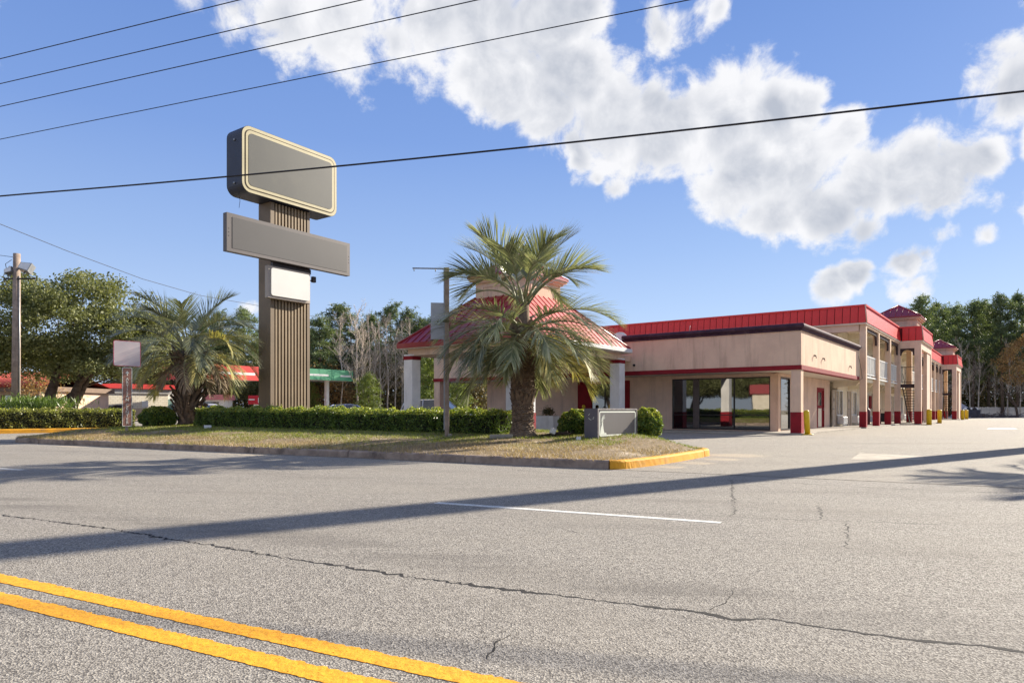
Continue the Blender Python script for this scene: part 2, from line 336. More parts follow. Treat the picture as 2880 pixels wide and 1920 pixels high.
def paintmat(name, col, col2, wear):
    m, t, b = newmat(name); co = t.n('ShaderNodeTexCoord').outputs['Object']
    c = t.mix(t.ramp(t.noise(co, 22, 5, .65), .35, .7), col, col2)
    c = t.mix(t.math('MULTIPLY', t.ramp(t.noise(co, 3, 5, .7), .5, .75), .25), c, tuple(q*.7 for q in col2))
    t.link(c, b.inputs['Base Color']); b.inputs['Roughness'].default_value = .65
    cr = t.ramp(t.noise(co, 75, 3, .6), wear, wear+.05)
    bp = t.n('ShaderNodeBump'); bp.inputs['Strength'].default_value = .8; bp.inputs['Distance'].default_value = .01
    t.link(t.noise(co, 24, 4, .6), bp.inputs['Height']); t.link(bp.outputs[0], b.inputs['Normal'])
    tr = t.n('ShaderNodeBsdfTransparent'); mx = t.n('ShaderNodeMixShader'); t.link(cr, mx.inputs[0]); t.link(tr.outputs[0], mx.inputs[1]); t.link(b.outputs[0], mx.inputs[2])
    t.link(mx.outputs[0], m.node_tree.nodes['Material Output'].inputs[0]); return m
M_py = paintmat('yellow_line_paint', sr(234,168,32), sr(216,148,24), .31)
M_pw = paintmat('white_line_paint', sr(222,220,212), sr(196,194,186), .36)
def strip(name, p0, p1, wd, m, z=-.0012, jag=.008, n=200, lab=None, parent=None):
    p0 = Vector((*p0, 0)); p1 = Vector((*p1, 0)); d = (p1-p0); q = Vector((-d.y, d.x, 0)).normalized(); b = MB(); L = []; Rr = []
    th = .0025
    for i in range(n+1):
        p = p0+d*(i/n); L.append(p+q*(wd/2+random.uniform(-jag, jag))); Rr.append(p-q*(wd/2+random.uniform(-jag, jag)*.4))
    V = [(v.x, v.y, z) for v in L]+[(v.x, v.y, z) for v in Rr]+[(v.x, v.y, z-th) for v in L]+[(v.x, v.y, z-th) for v in Rr]; k = n+1
    b.add(V, [(i, k+i, k+i+1, i+1) for i in range(n)]+[(2*k+i, i, i+1, 2*k+i+1) for i in range(n)]+[(k+i, 3*k+i, 3*k+i+1, k+i+1) for i in range(n)])
    return b.build(name, m, parent, kind='structure', label=lab)
# double yellow: first line through ground points (-3.14,4.19)-(.065,2.50)
YD = Vector((.885, -.4655, 0))
def thru(x, y, a, c): return ((x+YD.x*a, y+YD.y*a), (x+YD.x*c, y+YD.y*c))
ya = thru(-3.045, 4.075, -40, 30); yb = thru(-2.735, 3.655, -40, 30)
strip('road_marking', *ya, .115, M_py, n=3500, jag=.009, lab='far line of the solid double yellow centre line')
strip('road_marking', *yb, .118, M_py, n=3500, jag=.009, lab='near line of the solid double yellow centre line')
w0 = Vector((-.818, 7.41)); w1 = Vector((1.867, 6.095)); wd_ = (w1-w0).normalized()
for k, lab in ((-2, None), (-1, 'white lane dash at the left edge of the road'), (0, 'white lane dash crossing the long shadow'), (1, None)):
    a = w0+wd_*k*12.2; c = a+wd_*2.99
    if k == -1: c = Vector((-8.2, 11.45)); a = c-wd_*2.99
    strip('road_marking', a, c, .10, M_pw, n=60, jag=.006, lab=lab or 'white lane dash farther along the road')
# faint pale concrete patch and stall line on the lot
M_patch = mat('pale_patch', sr(172,163,146), sr(150,141,126), 3, .9, .3, 50)
def gp(px, py): d = 1920/(py-1153); return ((px-1440)/1920*d, d)
b = MB(); b.quad(*[(*gp(*q), .004) for q in ((2392,1292),(2600,1294),(2596,1282),(2418,1274))]); b.build('road_patch', M_patch, kind='structure', label='pale rectangular patch in the lot paving')
b = MB(); b.quad(*[(*gp(*q), .004) for q in ((2775,1206.5),(2862,1206.5),(2852,1203.8),(2780,1203.8))]); b.build('road_marking', M_pw, kind='structure', label='faded white parking line near the far fence')
# cracks: thin dark jagged strips
M_crack = mat('crack_tar', sr(24,20,20), sr(14,12,12), 20, .95)
def crack(pts, wd, seed, sub=14, amp=.035, lab=None):
    rg = random.Random(seed); G = [Vector((*gp(*p), 0)) for p in pts]; Q = []
    for a, c in zip(G[:-1], G[1:]):
        d = c-a; n = Vector((-d.y, d.x, 0)).normalized(); m = max(3, int(d.length/.03))
        for i in range(m): Q.append(a+d*(i/m)+n*rg.gauss(0, 1)*min(amp, d.length*.06)*.45)
    Q.append(G[-1]); V = []; F = []
    for i, p in enumerate(Q):
        t = (Q[min(i+1, len(Q)-1)]-Q[max(0, i-1)]).normalized(); n = Vector((-t.y, t.x, 0)); ww = wd*rg.uniform(.25, 1.3)*(.5+abs(math.sin(i*.09+seed)))
        zc = .0015 if (p-KC).dot(NN) > 0 else -.0027
        V += [(*(p+n*ww)[:2], zc), (*(p-n*ww)[:2], zc)]
        if i: F.append((2*i-2, 2*i-1, 2*i+1, 2*i))
    b = MB(); b.add(V, F); b.build('road_crack', M_crack, kind='structure', label=lab)
crack([(0,1446),(190,1470),(300,1483),(490,1515),(640,1538),(820,1570),(960,1590),(1150,1620),(1340,1645),(1480,1660),(1680,1686),(1850,1706),(1960,1716),(2060,1740),(2160,1736),(2300,1760),(2430,1777),(2600,1800),(2760,1812),(2880,1830)], .012, 1, lab='long jagged crack running across the near lane')
for i, (pp, wd) in enumerate([([(2060,1350),(2058,1385),(2068,1440),(2050,1450)], .005), ([(2300,1420),(2310,1440),(2308,1458)], .005), ([(2380,1470),(2385,1500),(2378,1540)], .004),
    ([(1560,1433),(1760,1440),(1960,1446),(2180,1458),(2340,1462),(2560,1470),(2780,1480),(2880,1484)], .004), ([(2060,1655),(2045,1690),(1995,1712)], .004), ([(1440,1320),(1640,1334),(1900,1345),(2100,1350),(2500,1372),(2760,1382),(2880,1388)], .006),
    ([(1440,1780),(1400,1800),(1370,1850)], .003), ([(1500,1500),(1560,1480),(1640,1500)], .002)]):
    crack(pp, wd, 5+i, lab='fine crack in the asphalt %s' % ['beside the end of the white dash', 'right of the white dash', 'farther right of the white dash', 'parallel to the far lane edge', 'branching from the long jagged crack', 'along the seam between road and lot', 'near the double yellow line', 'under the white dash'][i])

# ---------------------------------------------------------------- planted island
def interp(x, P):
    return float(np.interp(x, [p[0] for p in P], [p[1] for p in P]))
TR = [(0, 0), (.25, .2), (.5, .29), (2.16, .54), (4.2, .66), (4.55, .55), (4.8, .2), (5.3, -.25), (6, -1.0), (7, -2.5), (7.8, -5), (8.2, -8)]
TL = [(0, -19.5), (.4, -20.4), (.8, -20.9), (2, -21.6), (3.1, -21.4), (5, -20), (7, -17.8), (8.2, -15)]
def lawn_z(t, s):
    a, c = interp(s, TL), interp(s, TR); x = (KC+E1*t+NN*s).x
    e = max(0, min(1, (c-t)/1.4, (t-a)/1.6, (8.3-s)/1.2)); e = e*e*(3-2*e)
    return .128+(.055*min(s, 5)+.006*max(0, -x)*min(1, s/2.5))*e
b = MB(); b.smooth = True; NSr, NTr = 60, 260; V = []; F = []
for i in range(NSr+1):
    s = .06+8.1*i/NSr; a, c = interp(s, TL)+.06, interp(s, TR)-.06
    for j in range(NTr+1):
        t = a+(c-a)*j/NTr; p = TS(t, s, lawn_z(t, s)+random.uniform(-.006, .006)); V.append(p)
        if i and j: k = i*(NTr+1)+j; F.append((k-NTr-2, k-NTr-1, k, k-1))
b.add(V, F)
m, t, bb = newmat('island_thatch'); co = t.n('ShaderNodeTexCoord').outputs['Object']
c = t.mix(t.ramp(t.noise(co, 14, 5, .7), .3, .7), sr(150,128,100), sr(112,98,68)); c = t.mix(t.math('MULTIPLY', t.ramp(t.noise(co, 1.1, 5, .6), .52, .7), .8), c, sr(196,178,152))
t.link(c, bb.inputs['Base Color']); bb.inputs['Roughness'].default_value = .95
bp = t.n('ShaderNodeBump'); bp.inputs['Strength'].default_value = 1; bp.inputs['Distance'].default_value = .03; t.link(t.noise(co, 40, 5, .7), bp.inputs['Height']); t.link(bp.outputs[0], bb.inputs['Normal'])
b.build('lawn_bank', m, kind='structure', label='low planted island of thin dry turf between road and lot')
# grass blades
def grass():
    N = 95000; S = RNG.random(N)*8.0; T = np.empty(N); Z = np.empty(N); keep = np.ones(N, bool)
    u = RNG.random(N); a = np.interp(S, [p[0] for p in TL], [p[1] for p in TL])+.1; c = np.interp(S, [p[0] for p in TR], [p[1] for p in TR])-.08
    T = a+(c-a)*u
    for i in range(N): Z[i] = lawn_z(T[i], S[i])
    X = KC.x+E1.x*T+NN.x*S; Y = KC.y+E1.y*T+NN.y*S
    bare = np.sin(X*1.3+Y*.9)*np.sin(Y*1.7-X*.6)+.5*np.sin(X*3.1)*np.sin(Y*3.7); keep &= ~((bare > .35) & (RNG.random(N) < .85) & ((S < 3) | (T > -6)))
    green = .15+np.clip((S-1.1)/1.5, 0, 1)+.4*np.sin(X*1.7+1)*np.sin(Y*1.9+X)+RNG.normal(0, .25, N)
    green = np.where(T > -.9, green*.2+(S > 4.0)*.9, green); green = np.where((T > -5) & (S < 3.2), green-.6, green)
    dry = np.clip(1-green, 0, 1)
    h = (.022+.028*RNG.random(N))*(1+.5*RNG.random(N)); h = np.where(S < .5, h*1.5, h)
    an = RNG.random(N)*2*np.pi; ln = RNG.random(N)*1.1+.2; wdt = .005+.004*RNG.random(N)
    lx, ly = np.cos(an)*h*ln, np.sin(an)*h*ln; px, py = -np.sin(an)*wdt, np.cos(an)*wdt
    V = np.stack([np.stack([X-px, Y-py, Z], 1), np.stack([X+px, Y+py, Z], 1), np.stack([X+lx, Y+ly, Z+h], 1)], 1)[keep]
    o = link('grass', polymesh('grass', V, M_grass, attr=dry[keep])); tag(o, 'patchy short grass, straw coloured by the kerb and greener by the hedge', 'grass', kind='stuff')
grass()
# kerb stones
def kerb(path, m, name, parent, closed=False, h=.145, wid=.16):
    """path: list of (x,y) outer edge, inner side to the left"""
    P = [Vector((*p, 0)) for p in path]; b = MB(); prof = [(0, -.01), (.012, h*.8), (.03, h-.012), (.055, h), (wid, h), (wid, -.01)]; V = []; F = []; n = len(prof)
    for i, p in enumerate(P):
        t = (P[min(i+1, len(P)-1)]-P[max(0, i-1)]).normalized(); q = Vector((-t.y, t.x, 0))
        for (o, z) in prof:
            v = p+q*(o+random.uniform(-.004, .004)); V.append((v.x, v.y, z+(random.uniform(-.004, .003) if z > 0 else 0)))
        if i: k = i*n; F += [(k-n+j, k-n+j+1, k+j+1, k+j)[::-1] for j in range(n-1)]
    F += [tuple(range(n)), tuple(range(len(V)-n, len(V)))[::-1]]; b.add(V, F); return b.build(name, m, parent)
def resample(P, st=.12):
    P = [Vector(p[:2]) for p in P]; out = []
    for a, c in zip(P[:-1], P[1:]):
        m = max(1, int((c-a).length/st)); out += [tuple(a+(c-a)*(i/m)) for i in range(m)]
    return out+[tuple(P[-1])]
ke = empty('island_kerb', TS(0, 0), kind='structure'); ke['label'] = 'kerb of grey concrete stones with a yellow painted end around the planted island'
ke_inv = lambda o: setattr(o, 'location', tuple(-v for v in ke.location))
js = [-19.45, -18.2, -15.05, -11.9, -8.8, -5.9, -2.94, -.02]
for a, c in zip(js[:-1], js[1:]):
    dy = random.uniform(-.012, .012)
    ke_inv(kerb(resample([TS(a+.012, dy), TS(c-.012, dy)]), M_kerb, 'kerb_stone', ke))
def spl(pts, n=10):
    out = []; P = [Vector(p) for p in pts]; P = [P[0]]+P+[P[-1]]
    for i in range(1, len(P)-2):
        for k in range(n):
            t = k/n; out.append(.5*((2*P[i])+(P[i+1]-P[i-1])*t+(2*P[i-1]-5*P[i]+4*P[i+1]-P[i+2])*t*t+(3*P[i]-P[i-1]-3*P[i+1]+P[i+2])*t**3))
    return out+[P[-2]]
tipcurve = spl([TS(.0, 0), TS(.18, .12), TS(.3, .5), TS(.45, 1.3), TS(.54, 2.16), TS(.62, 3.3), TS(.65, 3.9)])
ke_inv(tag(kerb([tuple(p[:2]) for p in tipcurve], M_yellow, 'kerb_stone', ke, h=.15), 'long yellow painted corner stone'))
tip2 = spl([TS(.65, 3.93), TS(.66, 4.3), TS(.52, 4.65), TS(.2, 4.85)])
ke_inv(tag(kerb([tuple(p[:2]) for p in tip2], M_yellow, 'kerb_stone', ke, h=.155), 'short yellow painted end stone'))
back = spl([TS(.15, 4.9), TS(-.25, 5.35), TS(-1, 6.05), TS(-2.5, 7.05), TS(-5, 7.85), TS(-8, 8.25)], 6)
ke_inv(kerb([tuple(p[:2]) for p in back], M_kerb, 'kerb_stone', ke))
ke_inv(kerb([tuple(p[:2]) for p in spl([TS(-15, 8.25), TS(-17.8, 7), TS(-20, 5), TS(-21.4, 3.1), TS(-21.6, 2), TS(-20.9, .8), TS(-20.4, .4), TS(-19.5, 0)], 6)], M_kerb, 'kerb_stone', ke))
ke_inv(kerb(resample([TS(-8.05, 8.27), TS(-11.5, 8.32), TS(-14.95, 8.27)], .5), M_kerb, 'kerb_stone', ke))
# far-left yellow kerb
K0 = Vector((-17.7, 32.7)); KD = Vector((.744, .668))
kl = empty('entrance_kerb', (K0.x, K0.y, 0), kind='structure'); kl['label'] = 'yellow painted kerb across the driveway in front of the left hedge'
for i in range(6):
    a = K0-KD*(2.9*(i+1)-.012); c = K0-KD*(2.9*i+.012); o = kerb(resample([a, c], .3), M_yellow, 'kerb_stone', kl, h=.19, wid=.18); o.location = (-K0.x, -K0.y, 0)
# soil bed behind it
b = MB(); a = K0-KD*20; nb = Vector((-.668, .744)); b.prism([tuple(K0+nb*.15), tuple(a+nb*.15), tuple(a+nb*9), tuple(K0+nb*9)][::-1], 'z', -.02, .17); b.build('planting_bed', M_soil, kind='structure', label='raised soil bed behind the left hedge')

# ---------------------------------------------------------------- motel (local a,b axes)
MROT = -math.atan2(.6, .8); A0, B0 = -7.26, 29.3
def mw(a, b_, z=0): return Vector((.8*a+.6*b_, -.6*a+.8*b_, z))
def mroot(name, a, b_, **kw):
    e = empty(name, mw(a, b_), MROT, **kw); e['_a'] = a; e['_b'] = b_; return e
def mp(b, name, m, root, **kw):
    par = root; r = root
    while r.parent: r = r.parent
    loc = (-r['_a'], -r['_b'], 0) if root.parent is None else (0, 0, 0)
    return b.build(name, m, par, loc, **kw)
def mi(name, me, root, a, b_, z=0, rz=0, top=None):
    """instance of a shared mesh at local a,b"""
    loc = (a-root['_a'], b_-root['_b'], z) if root.parent is None else (a, b_, z)
    return link(name, me, root, loc, rz)
# office
of = mroot('motel_office', -7.26, 29.3, label='single-storey tan stucco motel office with aubergine cornice and dark shop windows', cat='building')
b = MB()  # recessed walls, with openings cut by construction
def wallx(b, a0, a1, bb, z0, z1, th, holes):
    """wall along a at b=bb..bb+th, holes list (a0,a1,z0,z1)"""
    hs = sorted(holes); x = a0
    for (h0, h1, q0, q1) in hs:
        if h0 > x: b.box(x, h0, bb, bb+th, z0, z1)
        if q0 > z0: b.box(h0, h1, bb, bb+th, z0, q0)
        if q1 < z1: b.box(h0, h1, bb, bb+th, q1, z1)
        x = h1
    if x < a1: b.box(x, a1, bb, bb+th, z0, z1)
def wally(b, aa, b0, b1, z0, z1, th, holes):
    hs = sorted(holes); y = b0
    for (h0, h1, q0, q1) in hs:
        if h0 > y: b.box(aa-th, aa, y, h0, z0, z1)
        if q0 > z0: b.box(aa-th, aa, h0, h1, z0, q0)
        if q1 < z1: b.box(aa-th, aa, h0, h1, q1, z1)
        y = h1
    if y < b1: b.box(aa-th, aa, y, b1, z0, z1)
wallx(b, -25.3, -8.75, 31.3, .06, 2.66, .2, [(-19.05, -16.0, .06, 2.5), (-13.7, -9.05, .1, 2.5)])
wally(b, -8.75, 31.5, 41.45, .06, 2.66, .2, [(31.75, 33.3, .1, 2.5), (38.5, 40.15, .06, 2.2)])
b.box(-25.3, -25.1, 31.5, 41, .06, 2.66)
mp(b, 'wall', M_stucco2, of)
b = MB(); b.box(-27.7, -7.26-.02, 29.3+.02, 41.4, 2.674, 2.70); mp(b, 'soffit', M_soffit, of)
b = MB(); b.box(-27.7, -7.26, 29.3, 29.6, 2.84, 4.25); b.box(-7.56, -7.26, 29.6, 41.42, 2.84, 4.25); b.box(-27.7, -27.4, 29.6, 41, 2.84, 4.25); b.box(-27.4, -7.56, 29.6, 41.3, 4.0, 4.1); mp(b, 'parapet', M_stucco, of)
b = MB(); b.box(-27.73, -7.23, 29.27, 29.6, 2.66, 2.84); b.box(-7.56, -7.23, 29.6, 41.42, 2.66, 2.84); b.box(-27.73, -27.4, 29.6, 41, 2.66, 2.84); mp(b, 'trim_band', M_trimred, of)
def cornice(b, pts, closed=False):
    prof = [(0, 4.25), (.05, 4.25), (.06, 4.33), (.02, 4.34)]+[(.03+.13*math.sin(R(q)), 4.44-.11*math.cos(R(q))) for q in range(0, 181, 20)]+[(-.3, 4.55), (-.3, 4.25)]
    V = []; F = []; n = len(prof)
    for (p, d) in pts:
        for (o, z) in prof: V.append((p[0]+d[0]*o, p[1]+d[1]*o, z))
    for i in range(len(pts)-1):
        for j in range(n): F.append((i*n+j, (i+1)*n+j, (i+1)*n+(j+1) % n, i*n+(j+1) % n))
    F += [tuple(range(n)), tuple(range(len(V)-n, len(V)))[::-1]]; sm = b.smooth; b.smooth = False; b.add(V, F)
b = MB(); cornice(b, [((-15.35, 29.3), (0, -1)), ((-7.26, 29.3), (1, -1)), ((-7.26, 41.3), (1, 0))]); mp(b, 'cornice', M_purple, of)
b = MB(); b.box(-7.66, -7.27, 29.31, 29.7, .92, 2.66); cl = mp(b, 'column', M_stucco, of)
b = MB(); b.box(-7.68, -7.25, 29.29, 29.72, 0, .92, .004); mp(b, 'column_base', M_base, of)
b = MB(); b.box(-27.7, -27.25, 29.31, 29.75, .0, 2.66); mp(b, 'column', M_stucco, of)
b = MB(); b.box(-9.05, -8.75, 31.24, 31.3, .06, 2.6); b.box(-8.75, -8.70, 31.24, 31.6, .06, 2.6); mp(b, 'corner_post', M_stucco, of)
b = MB(); b.box(-28, -7.1, 29.15, 31.3, -.02, .06, .01); b.box(-8.75, -7.1, 31.3, 41.4, -.02, .06); mp(b, 'walkway', M_conc, of)
# shop windows
def window(root, a0, a1, bb, z0, z1, splits, hbar, wide=None, glass=M_glass):
    f = MB(); w_ = .05
    f.box(a0, a1, bb-.03, bb+.05, z0, z0+w_); f.box(a0, a1, bb-.03, bb+.05, z1-w_, z1); f.box(a0, a0+w_, bb-.03, bb+.05, z0+w_, z1-w_); f.box(a1-w_, a1, bb-.03, bb+.05, z0+w_, z1-w_)
    fr = mp(f, 'window', M_frame, root); xs = [a0]+list(splits)+[a1]
    for i, x in enumerate(splits):
        m_ = MB(); ww = .15 if wide is not None and i == wide else .03; m_.box(x-ww, x+ww, bb-.025, bb+.045, z0+w_, z1-w_); mp(m_, 'mullion', M_mull if ww > .1 else M_frame, fr)
    for x, y in zip(xs[:-1], xs[1:]):
        g = MB(); g.box(x+.04, y-.04, bb+.01, bb+.02, z0+w_, z1-w_); mp(g, 'pane', glass, fr)
        if hbar: h = MB(); h.box(x+.04, y-.04, bb-.015, bb+.008, hbar-.02, hbar+.02); mp(h, 'transom', M_frame, fr)
    return fr
window(of, -13.7, -9.05, 31.3, .1, 2.5, (-12.5, -10.68), .78, wide=0)
def windowy(root, b0, b1, aa, z0, z1, glass=M_glass, fm=M_frame, nb=0, hb=None):
    f = MB(); w_ = .05
    f.box(aa-.06, aa+.02, b0, b1, z0, z0+w_); f.box(aa-.06, aa+.02, b0, b1, z1-w_, z1); f.box(aa-.06, aa+.02, b0, b0+w_, z0+w_, z1-w_); f.box(aa-.06, aa+.02, b1-w_, b1, z0+w_, z1-w_)
    for k in range(nb): y = b0+(b1-b0)*(k+1)/(nb+1); f.box(aa-.055, aa+.015, y-.025, y+.025, z0+w_, z1-w_)
    fr = mp(f, 'window', fm, root); g = MB(); g.box(aa-.04, aa-.03, b0+w_, b1-w_, z0+w_, z1-w_); mp(g, 'pane', glass, fr); return fr
windowy(of, 31.75, 33.3, -8.75, .1, 2.5)
# red side door
b = MB(); b.box(-8.86, -8.74, 38.5, 38.62, .06, 2.2); b.box(-8.86, -8.74, 40.03, 40.15, .06, 2.2); b.box(-8.86, -8.74, 38.62, 40.03, 2.06, 2.2); b.box(-8.84, -8.8, 38.62, 40.03, .06, 2.06); dr = mp(b, 'door', M_trimred, of, label='red framed side door')
b = MB(); b.box(-8.8, -8.79, 38.95, 39.7, 1.25, 1.95); mp(b, 'pane', M_paleglass, dr); b = MB(); b.box(-8.8, -8.785, 38.95, 39.7, .1, 1.1); mp(b, 'door_panel', M_cream, dr)
b = MB(); b.tube([(-8.76, 39.85, 1.0), (-8.7, 39.85, 1.0), (-8.7, 39.85, 1.15)], .015, 6); mp(b, 'handle', M_steel, dr)
b = MB()
for k in range(6): b.box(-8.75, -8.69, 34.6, 35.3, .25+k*.11, .30+k*.11)
b.box(-8.75, -8.70, 34.55, 34.6, .2, .92); b.box(-8.75, -8.70, 35.3, 35.35, .2, .92); mp(b, 'vent_grille', M_cream, of)
# entrance: red frames, open dark doorway, glass
b = MB(); b.box(-19.05, -18.2, 31.24, 31.34, .06, 2.5); b.box(-16.55, -16.0, 31.24, 31.34, .06, 2.5); b.box(-18.2, -16.55, 31.24, 31.34, 2.35, 2.5); en = mp(b, 'entrance_frame', M_trimred, of)
b = MB(); b.box(-18.2, -17.45, 31.3, 31.33, .1, 2.3); b.box(-17.4, -16.55, 31.3, 31.33, .1, 2.3); mp(b, 'pane', M_glass, en)
b = MB(); b.box(-17.45, -17.4, 31.27, 31.35, .1, 2.3); b.box(-18.2, -17.45, 31.27, 31.35, 2.3, 2.35); mp(b, 'door_stile', M_frame, en)
# fixings
for (q, zz) in ((31.4, 3.33), (33.0, 3.3), (38.9, 3.25)):
    b = MB(); b.tube([(-7.26, q, zz), (-7.17, q, zz), (-7.17, q+.03, zz-.09)], .02, 6); b.tube([(-7.26, q, zz+.05), (-7.15, q-.03, zz+.02)], .014, 6); mp(b, 'sign_hook', M_bolt, of)
b = MB(); b.M = Matrix.Translation((-14.75, 29.27, 3.12)) @ Matrix.Rotation(R(90), 4, 'X'); b.lathe([(.06, -.03), (.06, .0)], 12); b.M = None; mp(b, 'conduit_hole', M_bolt, of)
b = MB(); b.tube([(-7.3, 41.3, 4.2), (-7.15, 41.4, 3.3), (-7.1, 41.5, 2.75), (-7.15, 41.0, 2.62)], .012, 5); mp(b, 'loose_cable', M_bolt, of)
b = MB(); b.tube([(-12.2, 29.7, 4.5), (-12.15, 29.7, 4.85)], .012, 5); mp(b, 'antenna_rod', M_steel, of)
# satellite dish on the office roof
sd = mroot('satellite_dish', -15.7, 29.6, label='pale satellite dish at the corner of the entrance roof and office cornice', cat='satellite dish')
sd.location.z = 4.1
b = MB(); b.M = Matrix.Translation((0, 0, .35)) @ Matrix.Rotation(R(60), 4, 'X') @ Matrix.Rotation(R(15), 4, 'Y'); b.smooth = True; b.lathe([(.005, -.1), (.15, -.09), (.28, -.05), (.38, .0), (.39, .015), (.27, -.03), (.15, -.07), (.004, -.085)], 24); b.build('dish', M_grill, sd)
b = MB(); b.tube([(0, 0, 0), (0, .05, .3)], .025, 8); b.tube([(0, .0, .1), (.02, -.45, .45)], .012, 6); b.box(-.01, .06, -.5, -.42, .42, .5); b.build('mast', M_dark, sd)

# entrance canopy (porte-cochere)
pc = mroot('entrance_canopy', -17.8, 24.2, label='drive-through entrance canopy with red metal hip roof, square cupola and white columns', cat='canopy')
CA, CB, HW, HD, CT = -17.8, 24.2, 3.4, 4.0, 1.33
ZE, ZT = 3.78, 5.85
def slope(ux, uy, W, Dp, w_, d_, seams=.41, name='roof_panel', mt=None):
    """slope facing direction (ux,uy): eave at distance Dp, half width W; top at distance d_, half width w_"""
    vx, vy = -uy, ux
    def P(x, f, up=0.): r = Dp+(d_-Dp)*f; return (CA+ux*r+vx*x, CB+uy*r+vy*x, ZE+(ZT-ZE)*f+up)
    lim = lambda x: min(1., (W-abs(x))/(W-w_))
    n = max(2, round(2*W/seams)); xs = [-W+2*W*i/n for i in range(n+1)]
    for i in range(n):
        x0, x1 = xs[i], xs[i+1]; cuts = [x for x in (-w_, w_) if x0 < x < x1]
        pts = [P(x0, 0), P(x1, 0)]; top = [P(x, lim(x)) for x in [x1]+sorted(cuts, reverse=True)+[x0]]
        top = [q for k, q in enumerate(top) if not (Vector(q)-Vector(pts[0])).length < 1e-6 and not (Vector(q)-Vector(pts[1])).length < 1e-6]
        b = MB(); b.quad(*(pts+top)); mp(b, name, mt or M_redroof, pc)
        if i and lim(x0) > .03:
            s_ = MB(); f = lim(x0); a0 = P(x0-.018, 0, .004); a1 = P(x0+.018, 0, .004); c0 = P(x0-.018, f, .004); c1 = P(x0+.018, f, .004); up = .035
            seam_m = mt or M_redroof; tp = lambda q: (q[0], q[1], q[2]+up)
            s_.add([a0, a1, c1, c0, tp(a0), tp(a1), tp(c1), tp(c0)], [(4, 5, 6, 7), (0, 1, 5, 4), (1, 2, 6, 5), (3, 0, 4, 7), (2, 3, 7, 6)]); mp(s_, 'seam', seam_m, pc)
slope(0, -1, HW, HD, CT, CT); slope(1, 0, HD, HW, CT, CT, mt=M_fadedlitroof); slope(0, 1, HW, HD, CT, CT); slope(-1, 0, HD, HW, CT, CT)
for sx in (-1, 1):
    for sy in (-1, 1):
        b = MB(); b.tube([(CA+sx*HW, CB+sy*HD, ZE+.02), (CA+sx*CT, CB+sy*CT, ZT+.03)], .05, 6); mp(b, 'hip_cap', M_redroof, pc)
b = MB()
for (x0, x1, y0, y1) in ((-HW-.02, HW+.02, -HD-.04, -HD+.02), (-HW-.04, -HW+.02, -HD+.02, HD)): b.box(CA+x0, CA+x1, CB+y0, CB+y1, 3.6, 3.8)
mp(b, 'fascia', M_redroof, pc)
b = MB(); b.box(CA+HW-.02, CA+HW+.1, CB-HD+.02, CB+HD+.05, 3.6, 3.78, .02); mp(b, 'gutter', M_grill, pc)
b = MB(); b.box(CA-HW+.02, CA+HW-.02, CB-HD+.02, CB+HD, 3.57, 3.6); mp(b, 'soffit', M_soffit, pc)
b = MB()
for y0, y1 in ((CB-HD+.32, CB-HD+.62), (CB+HD-.62, CB+HD-.32)): b.box(CA-HW+.3, CA+HW-.3, y0, y1, 3.3, 3.57)
for x0, x1 in ((CA-HW+.3, CA-HW+.6), (CA+HW-.6, CA+HW-.3)): b.box(x0, x1, CB-HD+.62, CB+HD-.62, 3.3, 3.57)
mp(b, 'beam', M_stucco, pc)
b = MB(); b.box(CA-HW+.5, CA+HW-.5, CB+HD, 29.25, 3.3, 3.55); mp(b, 'link_roof', M_stucco, pc)
for (x, y) in ((CA-HW+.42, CB-HD+.44), (CA+HW-.42, CB-HD+.44), (CA-HW+.42, CB+HD-.44), (CA+HW-.42, CB+HD-.44)):
    b = MB(); b.box(x-.25, x+.25, y-.25, y+.25, .9, 3.35, .01); c = mp(b, 'column', M_white, pc)
    b = MB(); b.box(x-.262, x+.262, y-.262, y+.262, 3.12, 3.28); mp(b, 'column_band', M_trimred, c)
    b = MB(); b.box(x-.262, x+.262, y-.262, y+.262, 0, .9); mp(b, 'column_base', M_base, c)
    for k in c.children: k.location = (0, 0, 0)
